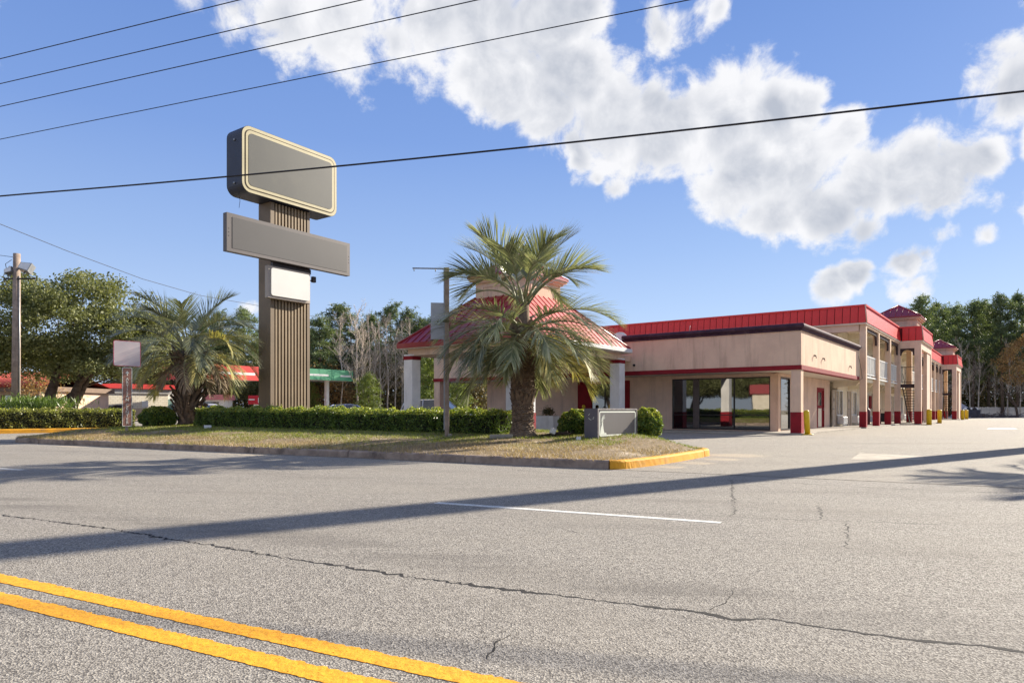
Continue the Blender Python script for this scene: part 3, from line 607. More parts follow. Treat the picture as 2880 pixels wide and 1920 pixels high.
def cupola(root, ca, cb, half, z0, z1, rise, nm='cupola'):
    b = MB(); b.box(ca-half, ca+half, cb-half, cb+half, z0, z1); cu = mp(b, nm, M_stucco, root)
    for k, (ux, uy) in enumerate(((0, -1), (1, 0), (0, 1), (-1, 0))):
        b = MB(); i_ = half*.72; o1 = half+.03; zz0, zz1 = z0+.12, z1-.22; t_ = .07
        def bx(u0, u1, q0, q1):
            if ux == 0: b.box(ca+u0, ca+u1, cb+uy*half, cb+uy*o1, q0, q1)
            else: b.box(ca+ux*half, ca+ux*o1, cb+u0, cb+u1, q0, q1)
        bx(-i_, i_, zz1-t_, zz1); bx(-i_, -i_+t_, zz0, zz1-t_); bx(i_-t_, i_, zz0, zz1-t_); o = mp(b, 'panel_trim', M_stucco2, cu)
    e = half+.22
    b = MB(); b.box(ca-e, ca+e, cb-e, cb+e, z1, z1+.16); b.box(ca-e+.12, ca+e-.12, cb-e+.12, cb+e-.12, z1-.1, z1); mp(b, 'eave', M_stucco, cu)
    e += .05
    zt = z1+.18
    b = MB(); b.add([(ca-e, cb-e, zt), (ca+e, cb-e, zt), (ca+e, cb+e, zt), (ca-e, cb+e, zt), (ca, cb, zt+rise), (ca-e, cb-e, zt-.09), (ca+e, cb-e, zt-.09), (ca+e, cb+e, zt-.09), (ca-e, cb+e, zt-.09)],
        [(0, 1, 4), (1, 2, 4), (2, 3, 4), (3, 0, 4), (5, 6, 1, 0), (6, 7, 2, 1), (7, 8, 3, 2), (8, 5, 0, 3)]); mp(b, 'cupola_roof', M_redroof, cu)
    for k in range(4):
        sx, sy = ((-1, -1), (1, -1), (1, 1), (-1, 1))[k]; b = MB(); b.tube([(ca+sx*e, cb+sy*e, zt), (ca, cb, zt+rise+.02)], .04, 5); mp(b, 'hip_cap', M_redroof, cu)
    for k, (ux, uy) in enumerate(((0, -1), (1, 0), (0, 1), (-1, 0))):
        for x in (-.8, -.4, 0, .4, .8):
            f = 1-abs(x)/e*1.0; f = min(f, .97); vx, vy = -uy, ux; b = MB(); p0 = (ca+ux*e+vx*x, cb+uy*e+vy*x, zt+.01); p1 = (ca+ux*e*(1-f)+vx*x, cb+uy*e*(1-f)+vy*x, zt+rise*f+.01); b.tube([p0, p1], .022, 4); mp(b, 'seam', M_redroof, cu)
    return cu
cupola(pc, CA, CB, CT, 5.5, 6.58, 1.05)

# two-storey room wing
wg = mroot('motel_wing', -7.1, 41.7, label='two-storey motel room wing with red metal mansard, tan columns and white balcony railings', cat='building')
panel = MB(); panel.add([(-.185, 0, 5.8), (.185, 0, 5.8), (.185, .13, 6.72), (-.185, .13, 6.72), (-.185, .03, 5.8), (.185, .03, 5.8), (.185, .16, 6.72), (-.185, .16, 6.72)],
    [(0, 1, 2, 3), (5, 4, 7, 6), (4, 0, 3, 7), (1, 5, 6, 2), (3, 2, 6, 7), (4, 5, 1, 0)]); ME_panel = panel.mesh('fascia_panel', M_redmetal)
def fascia(segname, a0, b0, a1, b1, out):
    """from (a0,b0) to (a1,b1), outward normal out"""
    L = math.hypot(a1-a0, b1-b0); n = round(L/.4); ang = math.atan2(out[1], out[0])+math.pi/2
    for i in range(n):
        f = (i+.5)/n; o = mi('fascia_panel', ME_panel, wg, a0+(a1-a0)*f, b0+(b1-b0)*f, 0, ang); o.scale = (L/n/.4, 1, 1)
EA = -6.85
fascia('f', -30, 41.4, EA-.05, 41.4, (0, -1)); fascia('f', EA, 41.45, EA, 54.3, (1, 0)); fascia('f', EA+.05, 54.3, -5.55, 54.3, (0, -1)); fascia('f', -5.5, 54.35, -5.5, 60.95, (1, 0))
fascia('f', -5.55, 61, EA+.05, 61, (0, 1)); fascia('f', EA, 61.05, EA, 85, (1, 0)); fascia('f', EA+.05, 85, -5.55, 85, (0, -1)); fascia('f', -5.5, 85.05, -5.5, 91.7, (1, 0))
b = MB(); i_ = .16
b.box(-30, EA-i_, 41.4+i_, 92, 5.8, 6.7); b.box(EA-i_, -5.5-i_, 54.3+i_, 61-i_, 5.8, 6.7); b.box(EA-i_, -5.5-i_, 85+i_, 91.7-i_, 5.8, 6.7)
mp(b, 'fascia_core', M_backred, wg)
b = MB()   # coping + corner caps
def rim(b, x0, x1, y0, y1, z0, z1): b.box(x0, x1, y0, y1, z0, z1)
rim(b, -30, EA-.05, 41.49, 41.65, 6.7, 6.8); rim(b, EA-.21, EA-.05, 41.65, 54.4, 6.7, 6.8); rim(b, EA-.05, -5.57, 54.4, 54.55, 6.7, 6.8); rim(b, -5.73, -5.57, 54.55, 60.9, 6.7, 6.8); rim(b, EA-.21, EA-.05, 60.9, 85.1, 6.7, 6.8); rim(b, EA-.05, -5.57, 85.1, 85.25, 6.7, 6.8); rim(b, -5.73, -5.57, 85.25, 91.6, 6.7, 6.8)
mp(b, 'coping', M_redmetal, wg)
for (a, q) in ((EA, 41.4), (-5.5, 54.3), (-5.5, 85)):
    b = MB(); b.tube([(a, q, 5.8), (a-.1, q+.1, 6.78)], .035, 5); mp(b, 'corner_cap', M_stucco, wg)
b = MB(); b.box(-30, EA-.04, 41.44, 92, 5.72, 5.8); b.box(EA-.04, -5.54, 54.34, 60.96, 5.72, 5.8); b.box(EA-.04, -5.54, 85.04, 91.66, 5.72, 5.8); mp(b, 'soffit', M_soffit, wg)
b = MB(); b.box(-30, -7.3, 41.6, 41.9, 5.36, 5.72); mp(b, 'beam', M_stucco2, wg)
b = MB(); b.box(-7.25, -6.95, 41.9, 54.45, 5.6, 5.72); b.box(-7.25, -6.95, 60.9, 85.05, 5.6, 5.72); mp(b, 'beam', M_stucco, wg)
# room block
b = MB(); b.box(-30, -8.7, 43.3, 92, .06, 5.72); mp(b, 'wall', M_cream, wg)
b = MB(); b.box(-30, -7.25, 41.9, 43.3, 2.62, 2.82); b.box(-8.7, -7.25, 43.3, 92, 2.62, 2.82); mp(b, 'balcony_slab', M_cream, wg)
b = MB(); b.box(-30, -6.9, 41.5, 92.3, -.02, .06); b.box(-6.9, -5.3, 54.0, 61.2, -.02, .06); b.box(-6.9, -5.3, 84.7, 92, -.02, .06); mp(b, 'walkway', M_conc, wg)
colb = [41.85, 46.0, 50.4]
for q in colb+[65.3, 69.6, 73.9, 78.2, 82.0]:
    b = MB(); b.box(-7.27, -6.95, q-.16, q+.16, .92, 5.72); c = mp(b, 'column', M_stucco, wg)
    b = MB(); b.box(-7.285, -6.935, q-.175, q+.175, 0, .92); mp(b, 'column_base', M_base, c)
# arched brackets: dark rail below the soffit and a curved end
def bracket(q0, q1):
    b = MB(); b.box(-7.14, -7.04, q0, q1, 5.42, 5.6)
    pts = [(q1, 5.42), (q1, 4.85), (q1-.16, 4.85), (q1-.16, 5.0)]+[(q1-.16-.34*(1-math.cos(R(t))), 5.0+.42*math.sin(R(t))) for t in (20, 40, 60, 80, 90)]
    b.prism(pts, 'x', -7.14, -7.04); mp(b, 'arch_bracket', M_darkbrown, wg)
qs = [41.85, 46.0, 50.4, 54.5]
for q0, q1 in zip(qs[:-1], qs[1:]): bracket(q0+.16, q1-.16)
qs = [61.0, 65.3, 69.6, 73.9, 78.2, 82.0, 85.1]
for q0, q1 in zip(qs[:-1], qs[1:]): bracket(q0+.16, q1-.16)
# railings
def railing(q0, q1, aa=-7.12):
    b = MB(); b.box(aa-.025, aa+.025, q0, q1, 4.02, 4.08); b.box(aa-.02, aa+.02, q0, q1, 3.0, 3.05); b.box(aa-.05, aa+.05, q0, q1, 2.82, 2.9)
    r = mp(b, 'railing', M_grill, wg); n = int((q1-q0)/.13)
    b = MB()
    for k in range(1, n): y = q0+(q1-q0)*k/n; b.box(aa-.012, aa+.012, y-.012, y+.012, 3.05, 4.02)
    mp(b, 'baluster', M_grill, r)['kind'] = 'stuff'
    b = MB(); y = (q0+q1)/2; b.box(aa-.03, aa+.03, y-.03, y+.03, 2.9, 4.02); mp(b, 'rail_post', M_grill, r)
for q0, q1 in ((41.85, 46.0), (46.0, 50.4), (50.4, 54.4), (61.1, 65.3), (65.3, 69.6), (69.6, 73.9), (73.9, 78.2), (78.2, 82.0), (82.0, 84.9)): railing(q0+.17, q1-.17)
# slab brackets under balcony
for q in colb+[54.5, 61, 65.3, 69.6, 73.9]:
    b = MB(); b.prism([(-8.7, 2.25), (-7.5, 2.4), (-7.28, 2.62), (-8.7, 2.62)], 'y', q+.2, q+.4); mp(b, 'slab_bracket', M_cream, wg)
    b = MB(); b.prism([(-8.7, 5.3), (-7.3, 5.5), (-7.3, 5.72), (-8.7, 5.72)], 'y', q+.2, q+.4); mp(b, 'slab_bracket', M_cream, wg)
M_curt = mat('curtain', sr(120,124,112), sr(90,96,88), 6, .9)
M_doorp = mat('room_door_paint', sr(176,160,140), sr(160,146,128), 5, .6)
def room(q, z, ac=True):
    b = MB(); b.box(-8.72, -8.66, q, q+.07, z, z+2.1); b.box(-8.72, -8.66, q+.95, q+1.02, z, z+2.1); b.box(-8.72, -8.66, q+.07, q+.95, z+2.03, z+2.1); b.box(-8.7, -8.69, q+.07, q+.95, z, z+2.03)
    d = mp(b, 'door', M_doorp, wg); b = MB(); b.tube([(-8.69, q+.17, z+1), (-8.6, q+.17, z+1), (-8.6, q+.25, z+1)], .018, 6); mp(b, 'handle', M_steel, d)
    b = MB(); b.box(-8.695, -8.68, q+.42, q+.56, z+1.45, z+1.62); mp(b, 'room_number', M_dark, d)
    w_ = windowy(wg, q+1.1, q+2.75, -8.67, z+.62, z+2.1, glass=M_paleglass, fm=M_grill, nb=1)
    b = MB()
    for k in range(12): y = q+1.18+k*.125; b.box(-8.735, -8.713, y, y+.07, z+.68, z+2.04)
    mp(b, 'curtain', M_curt, w_)
    if ac:
        b = MB(); b.box(-8.7, -8.35, q+1.4, q+2.5, z+.12, z+.56, .02); a = mp(b, 'air_conditioner', M_grill, wg); b = MB()
        for k in range(7): b.box(-8.352, -8.34, q+1.45, q+2.45, z+.17+k*.05, z+.19+k*.05)
        mp(b, 'grille', M_steel, a)
for k in range(11):
    q = 41.75+k*4.2
    if 55 < q < 60: continue
    room(q, .06); room(q, 2.84, ac=False)
# windows on the road side of the upper floor
for a in (-11.5, -14.5, -18.5, -21.5):
    f = window(wg, a, a+1.7, 43.28, 3.5, 4.95, (a+.85,), None, glass=M_paleglass)
b = MB(); b.box(-9.5, -9.2, 43.1, 43.3, 4.9, 5.15); b.box(-8.65, -8.5, 44.9, 45.1, 5.0, 5.2); mp(b, 'wall_lamp', M_bolt, wg)
b = MB(); b.box(-8.69, -8.6, 53.2, 53.8, 1.1, 2.0); mp(b, 'fire_hose_cabinet', M_trimred, wg)
# stair towers
for (q0, q1) in ((54.3, 61.0), (85.0, 91.7)):
    for (a0, a1, s0, s1) in ((-7.27, -6.92, q0+.05, q0+.4), (-6.05, -5.65, q0+.05, q0+.45), (-6.05, -5.65, q1-.5, q1-.1), (-7.27, -6.92, q1-.5, q1-.1)):
        b = MB(); b.box(a0, a1, s0, s1, .92, 5.72); c = mp(b, 'tower_column', M_stucco2 if s0 < q0+1 else M_stucco, wg); b = MB(); b.box(a0-.012, a1+.012, s0-.012, s1+.012, 0, .92); mp(b, 'column_base', M_base, c)
    b = MB(); b.box(-6.92, -6.05, q0+.05, q0+.35, 5.28, 5.72); b.box(-5.95, -5.65, q0+.45, q1-.5, 5.2, 5.72); b.box(-5.93, -5.7, q1-2.6, q1-.5, .06, 5.2); mp(b, 'tower_beam', M_stucco2, wg)
    # arch spandrel
    ar = [(-6.92, 5.28), (-6.92, 4.8), (-6.84, 4.8)]+[(-6.485-.355*math.cos(R(t)), 4.85+.33*math.sin(R(t))) for t in range(0, 181, 20)]+[(-6.13, 4.8), (-6.05, 4.8), (-6.05, 5.28)]
    b = MB(); b.prism(ar, 'y', q0+.12, q0+.2); mp(b, 'arch_bracket', M_darkbrown, wg)
    b = MB(); b.box(-6.15, -5.98, q0+2.1, q0+2.3, 4.35, 4.95); mp(b, 'tower_lamp', M_darkbrown, wg)
    b = MB(); b.box(-6.92, -6.05, q0+.3, q0+1.3, 2.58, 2.82); st = mp(b, 'stair_landing', M_darkbrown, wg)
    for k in range(13):
        z = .19+k*.185; y = q0+5.0-k*.3; b = MB(); b.box(-6.88, -6.09, y-.28, y, z-.04, z); mp(b, 'stair_tread', M_darkbrown, wg)
    for aa in (-6.91, -6.07):
        b = MB(); b.prism([(q0+5.1, 0.06), (q0+4.75, .06), (q0+1.2, 2.5), (q0+1.2, 2.72)], 'x', aa-.02, aa+.02); mp(b, 'stair_stringer', M_dark, wg)
        b = MB(); b.tube([(aa, q0+5.0, 1.0), (aa, q0+1.3, 3.6)], .02, 6); b.tube([(aa, q0+5.0, .1), (aa, q0+5.0, 1.0)], .02, 6); mp(b, 'handrail', M_dark, wg)
    b = MB()
    for z in (2.95, 4.0): b.tube([(-6.92, q0+.45, z), (-6.05, q0+.45, z)], .022, 6)
    mp(b, 'landing_rail', M_dark, wg)
cupola(wg, -7.45, 57.6, 1.35, 6.6, 7.55, 1.0); cupola(wg, -7.45, 88.3, 1.35, 6.6, 7.55, 1.0)

# bollards
def bollard(a, q, label, z=0, h=1.0, r=.11, grp='yellow bollards guarding the motel columns', lean=0, base=False):
    o = empty('bollard', mw(a, q, z), MROT, label=label, cat='bollard', group=grp); o.rotation_euler = (0, R(lean), MROT)
    b = MB(); b.lathe([(r, 0), (r, h-.04), (r*.93, h-.01), (r*.7, h+.02), (.01, h+.035)], 20); b.build('post', M_boll, o)
    if base: b = MB(); b.lathe([(r*2.1, .0), (r*1.9, .03), (r*1.02, .05)], 20); b.build('base_flange', M_boll, o)
bollard(-7.0, 29.25, 'leaning yellow bollard with a flared foot against the red-based office corner column', lean=-3, base=True, h=.97)
bollard(-5.15, 54.0, 'fat yellow bollard in front of the nearest stair tower corner', r=.16, h=1.03)
bollard(-5.15, 61.2, 'yellow bollard at the far corner of the nearest stair tower', r=.15, h=1.0)
bollard(-5.1, 84.8, 'small distant yellow bollard in front of the far stair tower', r=.16, h=1.0)
bollard(-5.1, 91.0, 'most distant yellow bollard, beside the dark dumpster', r=.16, h=1.0)
bollard(-18.3, 30.6, 'yellow bollard left of the red entrance door, partly behind palm fronds', h=1.25, r=.09, grp='bollards by the entrance door')
bollard(-16.75, 30.6, 'yellow bollard in front of the entrance glass, above the low grey sign', h=1.25, r=.09, grp='bollards by the entrance door')
# planter
pl = mroot('planter', -19.3, 28.4, label='white rectangular planter box with a small bush beside the palm trunk', cat='planter')
b = MB(); b.box(-.75, .75, -.28, .28, 0.0, .72, .02); b.build('box', M_white, pl)
b = MB(); b.box(-.68, .68, -.22, .22, .70, .735); b.build('soil', M_twig, pl)
C = RNG.normal(size=(500, 3))*(.16, .1, .1)+(.25, 0, .92); o = link('leaves', polymesh('leaves', leaves(C, .09), M_under), pl)
# trash bin and ice box on the walkway
tb = mroot('trash_bin', -8.2, 49.2, label='dark maroon rubbish bin on the ground-floor walkway behind the second column', cat='bin')
b = MB(); b.lathe([(.24, .06), (.27, .9), (.25, 1.0), (.14, 1.15), (.02, 1.2)], 20); b.build('body', mat('maroon_plastic', sr(72,28,36), None, 4, .6), tb)
b = MB(); b.box(-.12, .12, -.28, -.2, .86, 1.0); b.build('flap', M_dark, tb)
hc = mroot('hand_cart', -7.7, 53.0, label='dark metal luggage cart standing left of the first stair tower', cat='cart')
b = MB(); b.box(-.25, .25, -.2, .2, .2, .25); b.tube([(-.25, 0, .1), (-.25, 0, 1.05), (.25, 0, 1.05), (.25, 0, .1)], .02, 6); b.build('frame', M_dark, hc)
b = MB(); b.box(-.2, .2, -.15, .15, .25, .8, .02); b.build('box', M_bolt, hc)
for x in (-.22, .22): b = MB(); b.M = Matrix.Translation((x, 0, .1)) @ Matrix.Rotation(R(90), 4, 'Y'); b.lathe([(.1, -.02), (.1, .02)], 14); b.build('wheel', M_rubber, hc)

# ---------------------------------------------------------------- sign pylon
PE = Vector((.578, .816, 0)).normalized(); PO = Vector((-7.26, 20.5, 0)); PROT = math.atan2(PE.y, PE.x)
PK = 1.28
py = empty('sign_pylon', (PO.x*PK, PO.y*PK, 1-.75*PK), PROT, label='tall brown ribbed sign pylon with blank rounded top sign, wide grey board and white panel', cat='sign'); py.scale = (PK, PK, PK)
# local x along face, local -y toward viewer; face plane y=0, body behind y 0..0.57
M_pyl = mat('brown_pylon_metal', sr(128,110,88), sr(114,98,78), 1.2, .6, .05, 20, stain=sr(96,80,62), stainamt=.4, streak=True)
M_rib = mat('tan_pylon_rib', sr(156,136,108), sr(140,122,96), 1.2, .6, .05, 20, stain=sr(120,100,76), stainamt=.4, streak=True)
M_pdk = mat('brown_pylon_groove', sr(74,58,48), sr(64,50,42), 2, .8)
M_signface = mat('blank_grey_sign_face', sr(84,84,78), sr(77,77,73), .6, .4, stain=sr(96,94,84), stainamt=.4)
M_signcream = mat('cream_sign_border', sr(186,176,138), sr(172,162,126), 1.5, .5)
M_signcab = mat('navy_sign_cabinet', sr(34,42,62), sr(28,34,52), 2, .5, stain=sr(60,54,56), stainamt=.4)
M_led = mat('grey_board_face', sr(68,66,67), sr(62,60,61), .5, .5)
M_ledf = mat('grey_board_frame', sr(96,89,88), sr(88,82,81), 2, .5)
Z = .25
b = MB(); b.box(0, 1.43, .045, .57, 0, 7.3-Z); b.build('core', M_pdk, py)
b = MB(); b.box(0-.004, .13, -.02, .574, .0, 7.25-Z); b.build('corner_post', M_pyl, py)
b = MB(); b.box(1.33, 1.434, -.02, .574, .0, 7.25-Z); b.build('corner_post', M_pyl, py)
for k in range(10):
    x = .175+k*.1165; b = MB(); b.box(x, x+.062, -.012, .06, .0, 7.25-Z, .004); b.build('rib', M_rib, py)
def rrect(x0, x1, z0, z1, r, n=6):
    P = []
    for cx, cz, s in ((x1-r, z0+r, -90), (x1-r, z1-r, 0), (x0+r, z1-r, 90), (x0+r, z0+r, 180)):
        for k in range(n+1): a = R(s+90*k/n); P.append((cx+r*math.cos(a), cz+r*math.sin(a)))
    return P
x0, x1, z0, z1 = -1.08, 2.37, 7.27-Z, 9.2-Z
b = MB(); b.prism(rrect(x0, x1, z0, z1, .28), 'y', -.19, .55); ts = b.build('top_sign', M_signcab, py, label='rounded top cabinet with blank grey face and cream border')
b = MB(); b.prism(rrect(x0+.012, x1-.012, z0+.012, z1-.012, .27), 'y', -.20, -.188); b.build('border', M_signcream, ts)
b = MB(); b.prism(rrect(x0+.10, x1-.10, z0+.10, z1-.10, .2), 'y', -.206, -.199); b.build('border_line', M_pdk, ts)
b = MB(); b.prism(rrect(x0+.125, x1-.125, z0+.125, z1-.125, .18), 'y', -.212, -.205); b.build('border', M_signcream, ts)
b = MB(); b.prism(rrect(x0+.21, x1-.21, z0+.21, z1-.21, .13), 'y', -.218, -.211); b.build('sign_face', M_signface, ts)
for q in (7.55, 8.8):
    b = MB(); b.M = Matrix.Translation((x0-.01, .15, q-Z)) @ Matrix.Rotation(R(90), 4, 'Y'); b.lathe([(.035, -.02), (.035, .02)], 10); b.build('bolt', M_steel, ts)
b = MB(); b.tube([(x0+.1, .1, z0+.05), (x0+.14, .1, z0-.2), (x0+.11, .1, z0-.42)], .006, 4); b.build('loose_wire', M_bolt, ts)
x0, x1, z0, z1 = -1.638, 2.79, 5.43-Z, 6.5-Z
b = MB(); b.box(x0, x1, -.35, -.17, z0, z1); ls = b.build('message_board', M_ledf, py, label='wide blank grey message board')
b = MB(); b.box(x0+.17, x1-.13, -.356, -.349, z0+.1, z1-.1); b.build('board_face', M_led, ls)
b = MB(); [b.box(x, x+.12, -.17, .0, z0+.1, z0+.22) for x in (.2, 1.1)]; [b.box(x, x+.12, -.17, .0, z1-.3, z1-.18) for x in (.2, 1.1)]; b.build('mounting_bracket', M_dark, ls)
b = MB()
for k in range(3):
    for xx in (x0+.06, x1-.05): b.box(xx-.012, xx+.012, -.354, -.35, z0+.42+k*.1, z0+.44+k*.1)
for k in range(26): b.box(x0+.135, x0+.15, -.353, -.35, z0+.1+k*.033, z0+.115+k*.033)
b.build('rivet', M_bolt, ls)['kind'] = 'stuff'
b = MB(); b.box(.0, 1.4, -.12, .0, 5.28-Z, 5.43-Z); b.build('dark_header', M_dark, py)
x0, x1, z0, z1 = -.215, 1.315, 4.33-Z, 5.3-Z
b = MB(); b.box(x0, x1, -.2, -.03, z0, z1, .015); ws = b.build('lower_sign', mat('beige_cabinet', sr(176,164,152), None, 3, .6), py, label='small cabinet with a blank white panel')
b = MB(); b.prism(rrect(x0+.09, x1-.05, z0+.08, z1-.07, .07), 'y', -.235, -.199); b.build('sign_face', mat('blank_white_face', sr(222,220,214), sr(214,212,206), .8, .4), ws)
b = MB(); b.tube([(1.43, .1, 5.1-Z), (1.6, .05, 5.15-Z)], .02, 6); b.box(1.56, 1.68, -.02, .08, 5.08-Z, 5.26-Z); b.build('floodlight', M_dark, py)

# ---------------------------------------------------------------- low cabinet sign
lo = Vector((1.975, 15.8, .325)); lx = Vector((1.16, 1.4, 0)).normalized(); LROT = math.atan2(lx.y, lx.x)
ls2 = empty('low_sign', lo, LROT, label='low grey box sign with a pale palm emblem standing on the grass', cat='sign')
M_lcab = mat('slate_cabinet', sr(92,90,100), sr(80,78,88), 3, .5, stain=sr(120,116,118), stainamt=.3)
M_lrim = mat('worn_aluminium_rim', sr(156,150,146), sr(120,114,112), 9, .5)
M_lface = mat('blank_taupe_face', sr(108,104,101), sr(102,98,96), .9, .4)
M_pale = mat('pale_line', sr(226,230,216), sr(218,222,210), 4, .5)
Wd, Ht, Dp = 1.82, .716, .36
b = MB(); b.box(0, Wd, 0, Dp, 0.0, Ht); b.build('cabinet', M_lcab, ls2)
b = MB(); b.box(-.002, Wd+.002, -.02, .0, 0.0, .035); b.box(-.002, Wd+.002, -.02, 0, Ht-.035, Ht); b.box(-.002, .035, -.02, 0, .035, Ht-.035); b.box(Wd-.035, Wd+.002, -.02, 0, .035, Ht-.035); b.build('rim', M_lrim, ls2)
def ring(b, x0, x1, z0, z1, r, wd, y0, y1):
    O = rrect(x0, x1, z0, z1, r); I = rrect(x0+wd, x1-wd, z0+wd, z1-wd, max(.01, r-wd)); n = len(O); V = [(p[0], y0, p[1]) for p in O]+[(p[0], y0, p[1]) for p in I]+[(p[0], y1, p[1]) for p in O]+[(p[0], y1, p[1]) for p in I]
    F = []
    for i in range(n): j = (i+1) % n; F += [(i, j, n+j, n+i), (2*n+i, 2*n+j, j, i), (n+i, n+j, 3*n+j, 3*n+i)]
    b.add(V, F)
b = MB(); b.box(.035, Wd-.035, -.008, 0, .035, Ht-.035); b.build('sign_face', M_lface, ls2)
b = MB(); ring(b, .05, Wd-.05, .05, Ht-.05, .07, .008, -.012, -.007); b.build('border_line', M_dark, ls2)
b = MB(); ring(b, .065, Wd-.065, .065, Ht-.065, .06, .034, -.013, -.007); b.build('border', M_pale, ls2)
# palm emblem: outlined fronds, curved trunk, base swell
def flat(b, P, y=-.0125): b.prism(P, 'y', y, -.0075)
b = MB(); cxp, czp = .235, .47
for an, ln in ((100, .13), (75, .14), (128, .12), (150, .11), (172, .10), (200, .10), (232, .13), (45, .10)):
    mid = [(cxp+ln*t*math.cos(R(an-18*t)), czp+ln*t*math.sin(R(an))-.03*t*t) for t in (0, .3, .6, 1)]
    def off(s): return [(p[0]-s*.022*math.sin(R(an))*k, p[1]+s*.022*math.cos(R(an))*k) for p, k in zip(mid, (.2, 1, 1, .1))]
    for s in (-1, 1):
        O = off(s); I = [(p[0]*.0+q[0], p[1]*0+q[1]) for p, q in zip(O, off(s*.62))]
        flat(b, O+I[::-1])
b.build('palm_fronds_emblem', M_pale, ls2)
b = MB(); flat(b, [(.205, .45), (.235, .45), (.225, .38), (.235, .30), (.26, .2), (.30, .13), (.34, .15), (.375, .13), (.39, .105), (.105, .105), (.12, .18), (.14, .26), (.175, .33), (.2, .4)]); b.build('palm_trunk_emblem', M_pale, ls2)
b = MB()
for k in range(9):
    a = R(200+k*26+random.uniform(-6, 6)); 
    if k in (2, 6): continue
    b.box(-.004, -.0005, .16+.075*math.cos(a), .16+.075*math.cos(a)+.02, .52+.075*math.sin(a), .535+.075*math.sin(a))
b.build('chipped_ring_mark', M_pale, ls2)

# ---------------------------------------------------------------- brown direction sign
dp = dep(357, 22, .28)
ds = empty('direction_sign', dp, R(46), label='narrow brown vertical sign on a post, topped by a faded square panel', cat='sign')
b = MB(); b.box(-.035, .035, .0, .05, -.05, 2.8); b.build('post', M_wood, ds)
M_brown = mat('brown_sign_paint', sr(158,114,96), sr(146,104,88), 3, .6)
b = MB(); b.prism(rrect(-.145, .145, .2, 2.09, .03), 'y', -.03, -.012); bd = b.build('name_board', M_brown, ds)
b = MB(); ring(b, -.145, .145, .2, 2.09, .03, .016, -.034, -.03); b.build('border', M_pale, bd)
def text(body, size, m, parent, loc, name, rot=(R(90), 0, 0), ext=.002):
    cu = bpy.data.curves.new(name, 'FONT'); cu.body = body; cu.size = size; cu.align_x = 'CENTER'; cu.align_y = 'CENTER'; cu.extrude = ext
    t = bpy.data.objects.new('tmp', cu); COL.objects.link(t); dg = bpy.context.evaluated_depsgraph_get(); me = bpy.data.meshes.new_from_object(t.evaluated_get(dg)); bpy.data.objects.remove(t)
    me.materials.clear(); me.materials.append(m); o = link(name, me, parent, loc); o.rotation_euler = rot; return o
zs = 2.09
lets = 'ARTISAN CENTER'; z = 1.72
for ch in lets:
    if ch != ' ': text(ch, .135, M_pale, bd, (0, -.034, z), 'letter')
    z -= .112 if ch != ' ' else .06
b = MB(); b.prism([(-.012, 1.83), (.012, 1.83), (.012, 1.92), (.045, 1.89), (.045, 1.925), (0, 1.985), (-.045, 1.925), (-.045, 1.89), (-.012, 1.92)], 'y', -.035, -.03); b.build('arrow', M_pale, bd)
M_faded = mat('faded_panel', sr(196,186,186), sr(186,174,176), 1.4, .5, stain=sr(206,176,180), stainamt=.5)
b = MB(); b.prism(rrect(-.40, .40, 2.13, 2.95, .06), 'y', -.03, -.012); tp = b.build('top_panel', mat('panel_back', sr(180,150,154), None, 3, .6), ds)
b = MB(); b.prism(rrect(-.385, .385, 2.145, 2.935, .05), 'y', -.034, -.029); b.build('panel_face', M_faded, tp)
b = MB(); ring(b, -.40, .40, 2.13, 2.95, .06, .014, -.037, -.033); b.build('panel_border', mat('rose_line', sr(186,60,84), None, 4, .5), tp)

# ---------------------------------------------------------------- wooden lamp post with arm + hanging panel
wp = dep(1256, 17.4, .30)
po = empty('wooden_post', wp, R(8), label='slim weathered timber post with a bare metal arm and a blank hanging panel', cat='post')
b = MB(); b.box(-.045, .065, -.05, .05, -.1, 4.33, .008); b.build('post', M_wood, po)
b = MB(); b.box(-.075, -.046, -.03, .03, .2, 4.33); b.build('side_rail', M_steel, po)
b = MB(); b.tube([(-.06, 0, 4.1), (-.06, 0, 4.27), (-.11, 0, 4.30), (-.86, 0, 4.29)], .017, 8); [b.tube([(x, 0, 4.29), (x, 0, 4.22)], .013, 6) for x in (-.82, -.28)]; b.build('arm', M_steel, po)
b = MB(); b.box(-.40, -.05, -.012, .012, 2.50, 3.43, .004); b.build('blank_panel', mat('grey_panel', sr(168,170,174), sr(156,158,164), 2, .5), po)
b = MB(); b.box(.03, .13, -.12, .0, -.02, .1, .01); b.build('foot_bracket', M_conc, po)

# ---------------------------------------------------------------- utility pole with floodlights
up = dep(44, 33.5, .17)
u = empty('utility_pole', up, 0, label='tall round timber utility pole with floodlights and an electric meter', cat='pole')
b = MB(); b.tube([(0, 0, -.1), (.03, 0, 4), (.06, 0, 8.5)], [.2, .18, .155], 14); b.build('shaft', M_wood, u)
b = MB(); b.tube([(.2, -.05, .1), (.22, -.05, 4), (.2, -.05, 7.4)], .03, 8); b.build('conduit', M_steel, u)
def flood(x, z, s, ry):
    b = MB(); b.M = Matrix.Translation((x, -.1, z)) @ Matrix.Rotation(R(ry), 4, 'Y') @ Matrix.Rotation(R(-25), 4, 'X') @ Matrix.Scale(s, 4)
    b.prism([(-.34, -.22), (.34, -.3), (.34, .3), (-.34, .22)], 'y', -.28, .18); b.tube([(0, 0, -.25), (0, 0, -.5)], .04, 6); f = b.build('floodlight', M_steel, u)
    b2 = MB(); b2.M = b.M; b2.prism([(-.3, -.19), (.3, -.26), (.3, .26), (-.3, .19)], 'y', -.295, -.281); b2.build('lens', M_grill, f)
    b2 = MB(); b2.M = b.M; b2.lathe([(.05, .27), (.05, .42), (.02, .44)], 8); b2.build('photocell', M_bolt, f)
